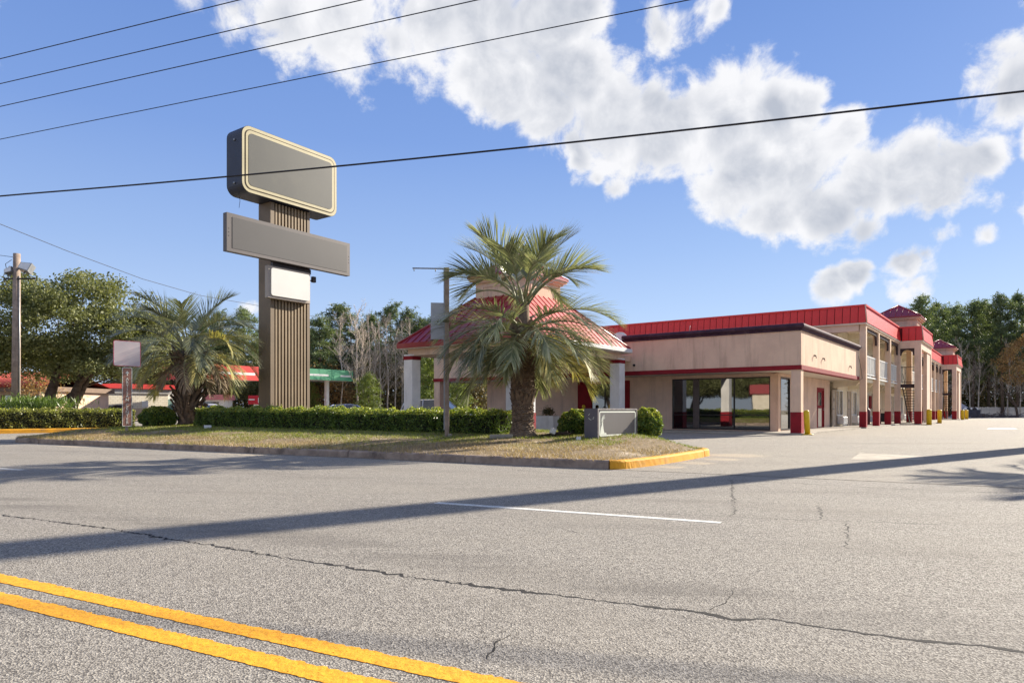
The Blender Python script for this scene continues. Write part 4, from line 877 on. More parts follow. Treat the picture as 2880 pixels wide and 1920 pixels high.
flood(.62, 7.75, .78, 12); flood(-.2, 7.6, .55, -20)
b = MB(); b.tube([(-.5, -.1, 7.25), (1.05, -.1, 7.25)], .04, 6); b.build('crossarm', M_dark, u)
b = MB(); b.tube([(-.3, 0, 7.9), (-.6, 0, 7.4), (-.45, 0, 6.9), (-.15, 0, 6.7)], .015, 5); b.tube([(-.2, 0, 8.2), (-.5, 0, 8.0), (-.35, 0, 7.2)], .015, 5); b.build('cable_loop', M_bolt, u)
b = MB(); b.box(.12, .48, -.32, -.1, .9, 1.35, .02); b.box(.12, .42, -.3, -.1, .35, .85, .02); mt = b.build('meter_box', M_steel, u)
b = MB(); b.M = Matrix.Translation((.40, -.36, 1.22)) @ Matrix.Rotation(R(90), 4, 'X'); b.lathe([(.12, -.06), (.12, .03), (.09, .07), (.01, .08)], 16); b.build('meter_dial', M_grill, mt)
b = MB(); b.tube([(.2, -.2, -.1), (.2, -.2, .35)], .04, 8); b.tube([(.34, -.2, -.1), (.34, -.2, .35)], .03, 8); b.build('conduit', M_grill, u)

# ---------------------------------------------------------------- wires
M_wire = mat('wire_blue_black', sr(28,34,52), None, 4, .6); M_wire2 = mat('wire_black', sr(22,18,24), None, 4, .6)
def wire(pa, pb, za, zb, r, label, sag=0., ext=25, m=None):
    def pt(p, z): d = 1920*(z-1)/(1153-p[1]); return Vector(((p[0]-1440)/1920*d, d, z))
    A, B = pt(pa, za), pt(pb, zb); d = (B-A); L = d.length; dn = d/L; P = []
    n = 60
    for i in range(n+1):
        s = -ext+(L+2*ext)*i/n; f = min(1, max(0, s/L)); p = A+dn*s; p.z -= sag*4*f*(1-f); P.append(p)
    b = MB(); b.tube(P, r, 6); b.build('overhead_wire', m or M_wire, label=label, cat='wire', group='power lines along the road')
wire((0, 166), (675, 0), 9.6, 9.6, .011, 'topmost of the four thin wires at upper left')
wire((0, 236), (1020, 0), 9.3, 9.3, .011, 'second thin wire from the top at upper left')
wire((0, 300), (1345, 0), 9.0, 9.0, .011, 'third thin wire from the top at upper left, crossing the cloud')
wire((0, 392), (1940, 0), 8.4, 8.4, .010, 'lowest of the four thin wires, ending at the top edge of the sky')
wire((0, 551), (2880, 256), 5.9, 5.9, .017, 'thick black cable sagging in front of the big sign', sag=.10, m=M_wire2)
# service wire behind the pylon (falls away to the right, towards the distance)
def wire3(P, r, label, grp='service wires behind the hedge'):
    b = MB(); b.tube(P, r, 5); b.build('overhead_wire', M_wire, label=label, cat='wire', group=grp)
def pz(px, py, d): return Vector(((px-1440)/1920*d, d, 1+(1153-py)/1920*d))
wire3([pz(-700, 520, 24), pz(0, 630, 34), pz(190, 706, 38), pz(400, 784, 42.5), pz(560, 830, 47), pz(730, 860, 52), pz(900, 893, 58), pz(1160, 941, 70), pz(1400, 975, 85)], .017, 'thin wire falling to the right behind the left palm and the pylon')
wire3([pz(-400, 660, 30), pz(0, 718, 33), pz(38, 723, 33.5)], .012, 'short wire reaching the utility pole from the left')

# ---------------------------------------------------------------- palms
def frond_mesh(name, L, e0, bend, ms, seed, npair=58, ll=.55, start=.28, droop=.25, fan=62):
    """arching feather leaf in the x-z plane; leaflets both sides"""
    rg = random.Random(seed); pts = []; n = 24; x = z = 0; ds_ = L/n; tw = rg.uniform(-.25, .25); y = 0
    for i in range(n+1):
        f = i/n; e = R(e0)-R(bend)*f**1.25; pts.append((Vector((x, y, z)), e)); x += math.cos(e)*ds_; z += math.sin(e)*ds_; y += tw*f*ds_*.6
    b = MB(); b.tube([p for p, _ in pts], [.026*(1-.85*i/n)+.002 for i in range(n+1)], 5)
    b.m = 1
    for i in range(npair):
        f = start+(1-start)*(i+rg.random()*.6)/npair; k = f*n; a = int(min(k, n-1)); p = pts[a][0].lerp(pts[a+1][0], k-a); e = pts[a][1]
        T = Vector((math.cos(e), 0, math.sin(e))); U = Vector((-math.sin(e), 0, math.cos(e))); g = (f-start)/(1-start)
        ln = ll*(.45+.9*math.sin(math.pi*min(1, .16+g*.84))**.7)*rg.uniform(.85, 1.1)
        fa = R(fan-34*g+rg.uniform(-7, 7))
        for s in (-1, 1):
            up = rg.uniform(.25, .6); S = (Vector((0, s, 0))+U*up).normalized()
            D = (T*math.cos(fa)+S*math.sin(fa)).normalized(); q = p.copy(); wv = D.cross(U); wv = wv.normalized() if wv.length > .1 else T; hw = .0115*rg.uniform(.8, 1.2); V = []
            nseg = 3; dr = droop*rg.uniform(.5, 1.5)
            for j in range(nseg+1):
                ww = hw*(1, 1.05, .8, .05)[j]; V += [q-wv*ww, q+wv*ww]; D = (D+Vector((0, 0, -dr*(.2+.35*j)))).normalized(); q = q+D*(ln/nseg)
            b.add(V, [(2*j, 2*j+1, 2*j+3, 2*j+2) for j in range(nseg)])
    return b.mesh(name, [M_rachis, ms])
FR = {}
def fr(kind, e0, bend, L, m, seed, **kw):
    key = (kind, round(e0/8)*8, round(bend/12)*12, round(L, 1), m.name, seed % 3)
    if key not in FR: FR[key] = frond_mesh('frond', L, key[1], key[2], m, seed, **kw)
    return FR[key]
def palm(loc, label, H, upper, lower, dead, seed, trunkmesh, cr, splay=.16, lean=(0, 0)):
    rg = random.Random(seed); o = empty('palm_tree', loc, 0, label=label, cat='palm tree'); trunkmesh(o, H)
    def put(n, z0, z1, e_lo, e_hi, b_lo, b_hi, L0, L1, m_fn, kind, **kw):
        for i in range(n):
            az = 360*(i*.618034 % 1)+rg.uniform(-8, 8); f = i/max(1, n-1); e0 = e_lo+(e_hi-e_lo)*f; bd = b_lo+(b_hi-b_lo)*f+rg.uniform(-8, 8); L = round(rg.uniform(L0, L1), 1); z = z0+(z1-z0)*f
            me = fr(kind, e0, bd, L, m_fn(i, az), i, **kw); a = R(az)
            q = link('frond', me, o, (math.cos(a)*cr+lean[0]*z, math.sin(a)*cr+lean[1]*z, z), a); q.rotation_euler = (R(rg.uniform(-14, 14)), R(rg.uniform(-5, 5)), a)
    for args in upper: put(*args[:-1], **args[-1])
    for args in lower: put(*args[:-1], **args[-1])
    for args in dead: put(*args[:-1], **args[-1])
    return o
def trunk_ringed(o, H):
    rg = random.Random(3); b = MB(); b.smooth = False; n = 48; V = []; F = []; nr = 150; ro = [rg.uniform(-.012, .012) for _ in range(80)]
    for i in range(nr+1):
        z = -.08+(2.75+.08)*i/nr; f = z/2.75; base = .25+.15*math.exp(-max(0, z)/.12)+.03*math.exp(-((z-1.3)/.35)**2)
        for k in range(n):
            a = 2*math.pi*k/n; zz = z+.025*math.sin(a*2+1)+.012*math.sin(a*5+2); q = zz/.056; ringz = q % 1; seg = math.sin(k*2.3+int(q)*1.9)
            r = base+.042*(1-ringz)*(.7+.5*seg)*(1 if z > .1 else .5)+rg.uniform(-.007, .007)+ro[int(q) % 80]
            V.append((r*math.cos(a), r*math.sin(a), z+rg.uniform(-.004, .004)))
        if i: F += [((i-1)*n+k, (i-1)*n+(k+1) % n, i*n+(k+1) % n, i*n+k) for k in range(n)]
    b.add(V, F); b.build('trunk', M_boot, o)
    b = MB(); b.add([(-.05, -.02, 0), (.05, -.02, 0), (.035, -.05, .1), (-.03, -.055, .1), (.0, -.10, .19), (-.05, .03, 0), (.05, .03, 0), (.03, .0, .12), (-.03, .0, .12)], [(0, 1, 2, 3), (3, 2, 4), (8, 3, 4), (2, 7, 4), (7, 8, 4), (5, 0, 3, 8), (1, 6, 7, 2)]); me = b.mesh('leaf_base', M_boot)
    for i in range(110):
        if i < 34: z = rg.uniform(.78, 1.05)
        else: z = 1.7+(i-34)*.0145
        a = i*2.399; r = .265; q = link('leaf_base', me, o, (r*math.cos(a), r*math.sin(a), z), a+math.pi/2); q.rotation_euler = (R(rg.uniform(-25, 5)), R(rg.uniform(-15, 15)), a+math.pi/2); s = rg.uniform(.7, 1.25); q.scale = (s*1.3, s, s)
def trunk_booted(o, H):
    rg = random.Random(5); b = MB(); b.tube([(0, 0, -.1), (0, 0, .15), (.02, 0, 1.0), (.05, 0, 1.8), (.07, 0, 2.6)], [.42, .33, .34, .42, .3], 18); b.build('trunk', M_bark, o)
    b = MB(); b.add([(-.055, 0, 0), (.055, 0, 0), (.05, -.05, .22), (-.05, -.05, .22), (.035, -.14, .46), (-.035, -.14, .46), (-.045, .04, 0), (.045, .04, 0), (.03, -.09, .47), (-.03, -.09, .47)],
        [(0, 1, 2, 3), (3, 2, 4, 5), (5, 4, 8, 9), (9, 8, 7, 6), (1, 7, 8, 4, 2), (6, 0, 3, 5, 9)]); me = b.mesh('leaf_base', M_boot)
    for i in range(150):
        z = .1+2.3*(i/150); a = i*2.399+rg.uniform(-.1, .1); r = .30+.08*min(1, z/1.8)+(.04 if z < .2 else 0)
        q = link('leaf_base', me, o, (r*math.cos(a)+.02*z, r*math.sin(a), z), 0); q.rotation_euler = (R(rg.uniform(-6, 16)), R(rg.choice((-26, 26))+rg.uniform(-8, 8)), a+math.pi/2); s = rg.uniform(.8, 1.2); q.scale = (s, s, s*rg.uniform(.8, 1.15))
G = lambda i, az: M_frond
def Gy(i, az): return M_frondy if (az % 360 > 270 or az % 360 < 60) and i % 3 else M_frond
rp = TS(0, 0); RP = Vector((.27, 17.0, .335))
palm(RP, 'tall blue-green feather palm with a two-tier crown and ringed trunk before the entrance canopy', 3.2,
     [(13, 3.2, 3.45, 82, 46, 48, 96, 1.8, 2.1, G, 'u', dict(ll=.74, start=.38, droop=.10, npair=64, fan=50)), (5, 3.25, 3.4, 54, 42, 84, 98, 1.8, 1.9, G, 'v', dict(ll=.70, start=.48, droop=.14, npair=48, fan=52))],
     [(15, 2.75, 2.5, 34, 10, 78, 78, 2.1, 2.3, G, 'l', dict(ll=.74, start=.24, droop=.2, npair=62, fan=52)), (14, 2.6, 2.35, 14, -12, 76, 66, 1.9, 2.1, Gy, 'm', dict(ll=.70, start=.22, droop=.25, npair=58, fan=52)), (10, 2.3, 2.1, 0, -25, 60, 48, 1.2, 1.35, Gy, 'n', dict(ll=.5, start=.2, droop=.25, npair=40))],
     [(8, 2.35, 2.1, -10, -45, 55, 40, .9, 1.1, lambda i, az: M_frondd, 'd', dict(ll=.3, npair=30))], 11, trunk_ringed, .12)
b = MB(); b.tube([RP+Vector((.0, 0, 2.1)), RP+Vector((.02, 0, 2.75)), RP+Vector((.06, 0, 3.3))], [.27, .16, .1], 10); neck = b.build('crown_shaft', M_boot); neck.parent = bpy.data.objects['palm_tree']; neck.location = -RP
LP = dep(530, 25, .42)
palm(LP, 'shaggy feather palm with a crisscrossed boot-covered trunk and hanging dead fronds, left of the pylon', 2.6,
     [(13, 2.6, 2.9, 82, 44, 60, 96, 2.1, 2.4, G, 'u', dict(ll=.72, start=.36, droop=.14, npair=50, fan=52)), (9, 2.5, 2.7, 50, 28, 82, 100, 2.1, 2.4, Gy, 'v', dict(ll=.68, start=.34, droop=.2, npair=50, fan=54))],
     [(11, 2.5, 2.4, 30, 6, 86, 86, 2.1, 2.4, Gy, 'l', dict(ll=.68, start=.26, droop=.32, npair=48, fan=54))],
     [(13, 2.4, 2.3, 16, -10, 92, 70, 1.9, 2.2, lambda i, az: M_frondd if i % 3 else M_frondy, 'd', dict(ll=.5, npair=40, droop=.6)), (10, 2.3, 2.2, -5, -35, 70, 45, 1.1, 1.5, lambda i, az: M_frondd, 'e', dict(ll=.34, npair=34, droop=.6))], 21, trunk_booted, .22).scale = (1.05, 1.05, 1.05)

# ---------------------------------------------------------------- hedges and bushes
def hedge(name, P, wid, h, label, m=(M_hedge, M_hedgey), z0=0, leaf=.05, dens=1900, rng=RNG, cat='hedge', ytop=.55):
    """box hedge along polyline P (world xy), rounded, leaf shell + dark inner twigs"""
    A = Vector(P[0]); o = empty(name, (A.x, A.y, z0), 0, label=label, cat=cat); C = []; Y = []
    for a, c in zip(P[:-1], P[1:]):
        a = Vector(a); c = Vector(c); d = c-a; L = d.length; q = Vector((-d.y, d.x)).normalized(); per = 2*h+wid; n = int(L*per*dens)
        u = rng.random(n); v = rng.random(n)*per; dpth = np.abs(rng.normal(0, .05, n)); lump = .05*np.sin(u*L*2.3+1)*np.cos(v*5)+.035*np.sin(u*L*6.1+v*9)+.03*np.sin(u*L*13.7+v*4)
        off = np.where(v < h, -wid/2, np.where(v < h+wid, v-h-wid/2, wid/2)); zz = np.where(v < h, v, np.where(v < h+wid, h, per-v)).astype(float)
        nx = np.where(v < h, -1., np.where(v < h+wid, 0., 1.)); nz = np.where((v >= h) & (v < h+wid), 1., 0.)
        rc = .16; ex = np.clip(np.abs(off)-(wid/2-rc), 0, rc); ez = np.clip(zz-(h-rc), 0, rc); k = np.sqrt(ex**2+ez**2); over = np.clip(k-rc, 0, None); s_ = np.where(k > 1e-6, 1-over/np.maximum(k, 1e-6), 1)
        off2 = np.sign(off)*((np.abs(off)-ex)+ex*s_)+nx*(lump-dpth); zz2 = (zz-ez)+ez*s_+nz*(lump-dpth)+rng.normal(0, .012, n)+np.where(rng.random(n) < .03, rng.random(n)*.12, 0)*(nz > 0)
        X = a.x+d.x*u+q.x*off2-A.x; Yv = a.y+d.y*u+q.y*off2-A.y
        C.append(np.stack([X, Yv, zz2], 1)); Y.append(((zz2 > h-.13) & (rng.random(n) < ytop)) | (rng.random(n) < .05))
        for e, sgn in ((0, -1), (1, 1)):
            ne = int(wid*h*dens); v2 = (rng.random(ne)-.5)*wid; z2 = rng.random(ne)*h; dd = sgn*(rng.random(ne)*.1-.1+.05)
            base = a if e == 0 else c; dn = d.normalized()
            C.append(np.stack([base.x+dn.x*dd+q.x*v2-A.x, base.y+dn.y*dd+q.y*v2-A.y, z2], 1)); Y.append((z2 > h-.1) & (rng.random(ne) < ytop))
    C = np.concatenate(C); Y = np.concatenate(Y); V = leaves(C, leaf, .6, rng, .3)
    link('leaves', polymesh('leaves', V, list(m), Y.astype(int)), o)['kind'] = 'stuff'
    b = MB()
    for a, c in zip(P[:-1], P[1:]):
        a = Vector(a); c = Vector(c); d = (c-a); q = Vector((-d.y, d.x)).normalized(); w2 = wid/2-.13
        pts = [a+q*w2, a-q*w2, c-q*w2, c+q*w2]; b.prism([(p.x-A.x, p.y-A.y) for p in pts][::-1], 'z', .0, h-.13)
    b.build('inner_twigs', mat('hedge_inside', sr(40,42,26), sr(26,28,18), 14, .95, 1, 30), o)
    return o
def ts2(t, s): p = TS(t, s); return (p.x, p.y)
hz = 1.04
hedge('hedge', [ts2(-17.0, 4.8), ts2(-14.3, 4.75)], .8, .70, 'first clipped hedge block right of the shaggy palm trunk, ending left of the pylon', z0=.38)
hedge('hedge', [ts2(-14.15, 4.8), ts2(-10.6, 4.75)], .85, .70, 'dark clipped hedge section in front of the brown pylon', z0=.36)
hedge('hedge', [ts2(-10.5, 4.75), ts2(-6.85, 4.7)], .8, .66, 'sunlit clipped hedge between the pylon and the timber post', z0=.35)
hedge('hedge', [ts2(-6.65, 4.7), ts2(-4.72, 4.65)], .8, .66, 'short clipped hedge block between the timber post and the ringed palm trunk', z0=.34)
def bush(name, loc, rx, ry, rz, label, m=(M_hedge, M_hedgey), n=9000, leaf=.055, rng=RNG, cat='bush', ytop=.5):
    o = empty(name, loc, 0, label=label, cat=cat); d = rng.normal(size=(n, 3)); d /= np.linalg.norm(d, axis=1)[:, None]
    lump = 1+.07*np.sin(d[:, 0]*7+1)*np.sin(d[:, 1]*6)+.05*np.sin(d[:, 2]*11+d[:, 0]*9); r = lump*(1-np.abs(rng.normal(0, .07, n)))
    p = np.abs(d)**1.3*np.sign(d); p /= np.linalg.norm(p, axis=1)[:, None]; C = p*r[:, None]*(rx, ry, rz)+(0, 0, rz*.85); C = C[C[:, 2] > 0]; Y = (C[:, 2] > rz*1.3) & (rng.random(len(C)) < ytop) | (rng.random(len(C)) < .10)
    link('leaves', polymesh('leaves', leaves(C, leaf, .6, rng), list(m), Y.astype(int)), o)['kind'] = 'stuff'
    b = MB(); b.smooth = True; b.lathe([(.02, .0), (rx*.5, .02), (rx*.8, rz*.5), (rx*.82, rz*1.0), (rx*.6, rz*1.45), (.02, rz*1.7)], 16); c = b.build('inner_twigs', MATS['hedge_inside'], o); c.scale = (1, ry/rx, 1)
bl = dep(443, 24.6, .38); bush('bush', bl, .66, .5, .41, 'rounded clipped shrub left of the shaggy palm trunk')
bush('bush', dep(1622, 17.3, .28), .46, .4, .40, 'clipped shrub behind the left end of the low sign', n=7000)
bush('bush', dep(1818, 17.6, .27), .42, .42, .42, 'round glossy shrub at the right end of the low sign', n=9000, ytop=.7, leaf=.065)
nbp = Vector((-.668, .744)); hp = [K0+nbp*.75-KD*k for k in (.3, 8, 20)]
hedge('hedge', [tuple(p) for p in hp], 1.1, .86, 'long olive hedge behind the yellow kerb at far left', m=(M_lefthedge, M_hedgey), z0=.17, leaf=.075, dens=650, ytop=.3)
C = RNG.normal(size=(2600, 3))*(.9, .4, .16)+(0, 0, .35); o = link('grass_clump', polymesh('grass_clump', leaves(C[C[:, 2] > 0], .26, .12, RNG, 1.8), M_hedge), None, dep(95, 31.8, .95)); tag(o, 'tall weeds growing around the foot of the utility pole', 'weeds', kind='stuff')

# ---------------------------------------------------------------- oak at the left
def branchy(b, p, d, L, r, depth, rg, spread=.55, up=.1, n=5, minr=.01):
    q = p.copy(); P = [q.copy()]; Rr = [r]; dd = d.copy(); k = 5
    for i in range(k):
        dd = (dd+Vector((rg.gauss(0, .12), rg.gauss(0, .12), rg.gauss(0, .08)+up*.15))).normalized(); q = q+dd*L/k; P.append(q.copy()); Rr.append(r*(1-.55*(i+1)/k))
    b.tube(P, Rr, n, cap=False); out = [q]
    if depth > 0:
        for j in range(rg.choice((2, 3, 3))):
            i = rg.randint(2, k); nd = (dd+Vector((rg.gauss(0, spread), rg.gauss(0, spread), rg.gauss(0, spread*.6)+up))).normalized()
            out += branchy(b, P[i], nd, L*rg.uniform(.6, .8), max(minr, Rr[i]*.7), depth-1, rg, spread, up, max(3, n-1), minr)
    return out
def broadleaf(loc, label, centre, radii, nclus, per, leaf, m, seed, trunks, name='oak_tree', cat='tree', group=None, ch=.85, clus=(.75, 1.3), bough=False):
    rg = random.Random(seed); rng = np.random.default_rng(seed); o = empty(name, loc, 0, label=label, cat=cat, group=group)
    b = MB()
    for (p, d, L, r) in trunks: branchy(b, Vector(p), Vector(d).normalized(), L, r, 3, rg, .55, .12, 8, .03)
    b.build('trunk', M_bark, o); C = []
    for i in range(nclus):
        d = rng.normal(size=3); d /= np.linalg.norm(d); f = rng.uniform(.55, 1.0)**.6; c = np.array(centre)+d*np.array(radii)*f
        c[2] += radii[2]*.10*math.sin(c[0]*1.1+seed)*max(0, d[2])*2; c[0] += rng.normal(0, .25)
        if d[2] < -.3: c[2] = centre[2]-radii[2]*rng.uniform(.15, .62)
        n = int(per*rng.uniform(.6, 1.3)); rr = rng.uniform(*clus); q = rng.normal(size=(n, 3)); q /= np.linalg.norm(q, axis=1)[:, None]; q *= (rng.random((n, 1))**.45)*rr*(1, 1, .62)
        C.append(c+q)
    link('crown', polymesh('crown', leaves(np.concatenate(C), leaf, .55, rng, .2), m), o); return o
OK_ = dep(160, 39, 0)
broadleaf(OK_, 'big spreading evergreen oak with twin dark trunks behind the utility pole', (-1.6, 1.5, 5.3), (7.8, 5.0, 3.4), 330, 330, .17, M_oak, 31,
    [((-.45, 0, -.1), (-.15, 0, 1), 3.4, .42), ((.55, .2, -.1), (.25, .1, 1), 3.2, .40)])
broadleaf(dep(430, 78, 0), 'dark green oak behind the shaggy palm', (0, 0, 6.2), (6.0, 3, 4.4), 130, 260, .26, M_oak, 33, [((0, 0, -.1), (0, 0, 1), 3, .3)])
broadleaf(dep(660, 80, 0), 'dense evergreen tree seen below the red canopy', (0, 0, 4.2), (3.6, 3, 3.0), 90, 230, .2, M_oak, 34, [((0, 0, -.1), (0, 0, 1), 2.5, .25)])
broadleaf(dep(560, 80, 0), 'smaller evergreen tree seen between the shaggy palm trunk and the gas station', (0, 0, 2.6), (2.8, 2.4, 2.3), 50, 230, .2, M_oak, 35, [((0, 0, -.1), (0, 0, 1), 2, .2)])

# ---------------------------------------------------------------- pines, bare trees, wood
def pine_mesh(seed, H=16., cr=3.0, start=.35, tuft=.34, ntuft=1500, blades=7, m=None, lw=.028):
    rng = np.random.default_rng(seed); rg = random.Random(seed); b = MB()
    lean = Vector((rg.uniform(-.03, .03), rg.uniform(-.03, .03), 1)); b.tube([lean*(H*f) for f in (0, .25, .5, .75, .97)], [H*.014, H*.011, H*.008, H*.005, .02], 7)
    T = []
    nb = 40
    for i in range(nb):
        f = start+(1-start)*(i/nb); z = H*f; g = (f-start)/(1-start); Lb = cr*(.35+.65*math.sin(math.pi*min(1, .25+.75*g))**.8)*rg.uniform(.35, 1.15)*(1-.55*g); a = i*2.4+rg.uniform(-.5, .5); rise = rg.uniform(.1, .5)+.5*g
        p0 = lean*z; p1 = p0+Vector((math.cos(a)*Lb*.6, math.sin(a)*Lb*.6, Lb*.6*rise*.6)); p2 = p0+Vector((math.cos(a)*Lb, math.sin(a)*Lb, Lb*rise)); b.tube([p0, p1, p2], [.06*(1.2-f), .035*(1.2-f), .012], 4, cap=False)
        nc = rg.choice((2, 3, 4)); k = int(ntuft/nb/nc*(.5+Lb/cr))
        for c in range(nc):
            cc = p0.lerp(p2, 1.0 if c == 0 else rg.uniform(.45, 1.0))+Vector((rg.gauss(0, .35), rg.gauss(0, .35), rg.gauss(.1, .15))) ; q = rng.normal(0, 1, (k, 3))*(.34, .34, .24)*rg.uniform(.7, 1.3)+np.array(cc); T.append(q)
    T.append(np.outer(np.ones(30), lean*H)+rng.normal(0, 1, (30, 3))*(.22, .22, .4))
    T = np.concatenate(T); n = len(T); C = np.repeat(T, blades, 0); d = rng.normal(size=(len(C), 3)); d[:, 2] += .55; d /= np.linalg.norm(d, axis=1)[:, None]
    e = rng.normal(size=(len(C), 3)); e -= d*(e*d).sum(1)[:, None]; e /= np.linalg.norm(e, axis=1)[:, None]; s = tuft*(.7+.6*rng.random(len(C)))
    V = np.stack([C-e*lw, C+e*lw, C+d*s[:, None]+e*lw*.8, C+d*s[:, None]-e*lw*.8], 1)
    return b.mesh('trunk', M_bark), polymesh('crown', V, m or M_pine)
def bare_mesh(seed, H=12.):
    rg = random.Random(seed); b = MB(); P = [Vector((rg.gauss(0, .035)*i, rg.gauss(0, .035)*i, H*i/6)) for i in range(7)]; b.tube(P, [.11*(1-.13*i) for i in range(7)], 6)
    for i in range(46):
        f = rg.uniform(.25, .98)*6; k = int(min(f, 5)); p = P[k].lerp(P[k+1], f-k); a = rg.uniform(0, 6.28); d = Vector((math.cos(a), math.sin(a), rg.uniform(.6, 2.0))).normalized(); branchy(b, p, d, rg.uniform(.9, 2.2)*(1.25-f/7), .026, 2, rg, .28, .22, 3, .010)
    return b.mesh('trunk', M_palebark)
PINES = [pine_mesh(40+i, 16, 2.6+.45*(i % 3), (.34, .42, .5, .38, .30)[i % 5], ntuft=1700) for i in range(5)]
YPINE = pine_mesh(50, 5, 1.3, .08, .28, 900, 7, M_piney, .02)
BARE = [bare_mesh(60+i) for i in range(4)]
def put_pine(name, px, d, H, label, group, me, cat='pine tree', base=16.):
    o = empty(name, dep(px, d, 0), random.uniform(0, 6.28), label=label, cat=cat, group=group); s = H/base; o.scale = (s, s, s)
    link('trunk', me[0], o); link('crown', me[1], o); return o
def put_bare(px, d, H, label, group='bare pale-barked trees'):
    o = tag(link('bare_tree', random.choice(BARE), None, dep(px, d, 0), random.uniform(0, 6.28)), label, 'bare tree', group); s = H/12; o.scale = (s, s, s); return o
def zt(py, d): return 1+(1153-py)/1920*d
GL, GR = 'pines at the edge of the wood behind the gas station', 'pines at the edge of the wood beyond the fence'
for i, (px, py, d) in enumerate([(905, 902, 80), (950, 868, 84), (845, 925, 86), (1045, 895, 92), (1100, 868, 90), (1150, 880, 88), (1190, 905, 86), (1225, 893, 84), (1010, 925, 90), (760, 930, 90), (620, 885, 92), (690, 880, 95), (560, 905, 95), (1290, 925, 92), (1350, 930, 95)]):
    lab = {0: 'bushy green pine just right of the pylon', 1: 'tallest dense pine right of the pylon', 2: 'dark pine partly hidden by the pylon edge', 4: 'pointed pine above the bare trees', 5: 'broad dark-topped pine left of the timber post', 6: 'green pine behind the blank hanging panel', 7: 'pine behind the left corner of the entrance canopy roof'}.get(i, 'green pine at the edge of the wood behind the gas station')
    o_ = put_pine('pine_tree', px, d, zt(py, d), lab, GL, PINES[i % 5]); k_ = 1.45 if i < 3 else 1.2; o_.scale = (o_.scale[0]*k_, o_.scale[1]*k_, o_.scale[2])
for i, (px, py, d) in enumerate([(2588, 845, 104), (2640, 862, 112), (2690, 868, 108), (2735, 858, 104), (2780, 870, 110), (2820, 840, 100), (2862, 838, 104), (2905, 850, 106), (2560, 900, 118), (2665, 880, 120), (2760, 862, 118), (2960, 860, 104), (3030, 850, 108), (3110, 870, 110), (2940, 850, 118), (3200, 850, 110), (3300, 860, 112), (2620, 890, 124)]):
    lab = {0: 'slender pine rising beside the farther motel cupola', 3: 'pale-lit pine in the middle of the wood beyond the fence', 5: 'tall broad pine above the right end of the fence', 6: 'tall dark pine at the right edge of the picture'}.get(i, 'green pine at the edge of the wood beyond the fence')
    put_pine('pine_tree', px, d, zt(py, d), lab, GR, PINES[(i*2+1) % 5])
put_pine('pine_tree', 1035, 74, zt(1063, 74), 'small bright yellow-green pine behind the hedge', None, YPINE, base=5)
put_pine('pine_tree', 1212, 60, zt(1000, 60), 'yellow-green young pine seen past the left white canopy column', None, YPINE, base=5)
put_pine('pine_tree', 1285, 58, zt(1040, 58), 'young pine seen through the office breezeway', None, YPINE, base=5)
put_pine('pine_tree', 870, 76, zt(1085, 76), 'low bushy pine under the green canopy', None, YPINE, base=5)
for i, px in enumerate((1005, 1022, 1036, 1052, 1070, 1090, 1112, 1130, 985, 1150, 960)): put_bare(px, 76+(i*37 % 9), zt(880+(i*29 % 45), 80), 'bare pale-barked tree in the wood behind the gas station', 'bare trees behind the gas station')
for i, px in enumerate((2610, 2650, 2700, 2728, 2752, 2800, 2835, 2870, 2920, 2985)): put_bare(px, 97+(i*13 % 6), zt(960+(i*31 % 60), 98), 'bare pale-barked tree standing beyond the fence', 'bare trees beyond the fence')
ORDW = ('first','second','third','fourth','fifth','sixth','seventh','eighth','ninth','tenth','eleventh','twelfth','thirteenth','fourteenth','fifteenth','sixteenth','seventeenth','eighteenth')
def rename_row(group, pat, fixed='at the edge'):
    L = sorted([o for o in bpy.data.objects if o.get('group') == group], key=lambda o: o.location.x/o.location.y)
    for k, o in enumerate(L): o['label'] = pat % ORDW[k]
rename_row(GL, '%s pine from the left in the wood behind the gas station'); rename_row(GR, '%s pine from the left in the wood beyond the fence')
rename_row('bare trees behind the gas station', '%s bare pale tree from the left behind the gas station'); rename_row('bare trees beyond the fence', '%s bare pale tree from the left beyond the board fence')
def merge_meshes(items, name, mats):
    """items: (mesh, Matrix) -> one mesh"""
    VV = []; LV = []; LS = []; MI = []; off = 0; lo_ = 0
    for me, M, mi_ in items:
        n = len(me.vertices); v = np.empty(n*3, np.float32); me.vertices.foreach_get('co', v); v = v.reshape(-1, 3); A = np.array(M); v = v @ A[:3, :3].T+A[:3, 3]; VV.append(v)
        l = np.empty(len(me.loops), np.int32); me.loops.foreach_get('vertex_index', l); LV.append(l+off); s = np.empty(len(me.polygons), np.int32); me.polygons.foreach_get('loop_start', s); LS.append(s+lo_); MI.append(np.full(len(me.polygons), mi_, np.int32)); off += n; lo_ += len(l)
    V = np.concatenate(VV); L = np.concatenate(LV); S = np.concatenate(LS); m = bpy.data.meshes.new(name); m.vertices.add(len(V)); m.vertices.foreach_set('co', V.reshape(-1)); m.loops.add(len(L)); m.loops.foreach_set('vertex_index', L)
    m.polygons.add(len(S)); m.polygons.foreach_set('loop_start', S); [m.materials.append(x) for x in mats]; m.polygons.foreach_set('material_index', np.concatenate(MI)); m.update(calc_edges=True); return m
def wood(name, spots, label, H0):
    it = []
    for k, (x, y) in enumerate(spots):
        s = H0*random.uniform(.85, 1.1)/16; M = Matrix.Translation((x, y, 0)) @ Matrix.Rotation(random.uniform(0, 6.28), 4, 'Z') @ Matrix.Scale(s, 4); a, c = PINES[k % 5]; it += [(a, M, 0), (c, M, 1)]
    tag(link(name, merge_meshes(it, name, [M_bark, M_pine])), label, 'woodland', kind='stuff')
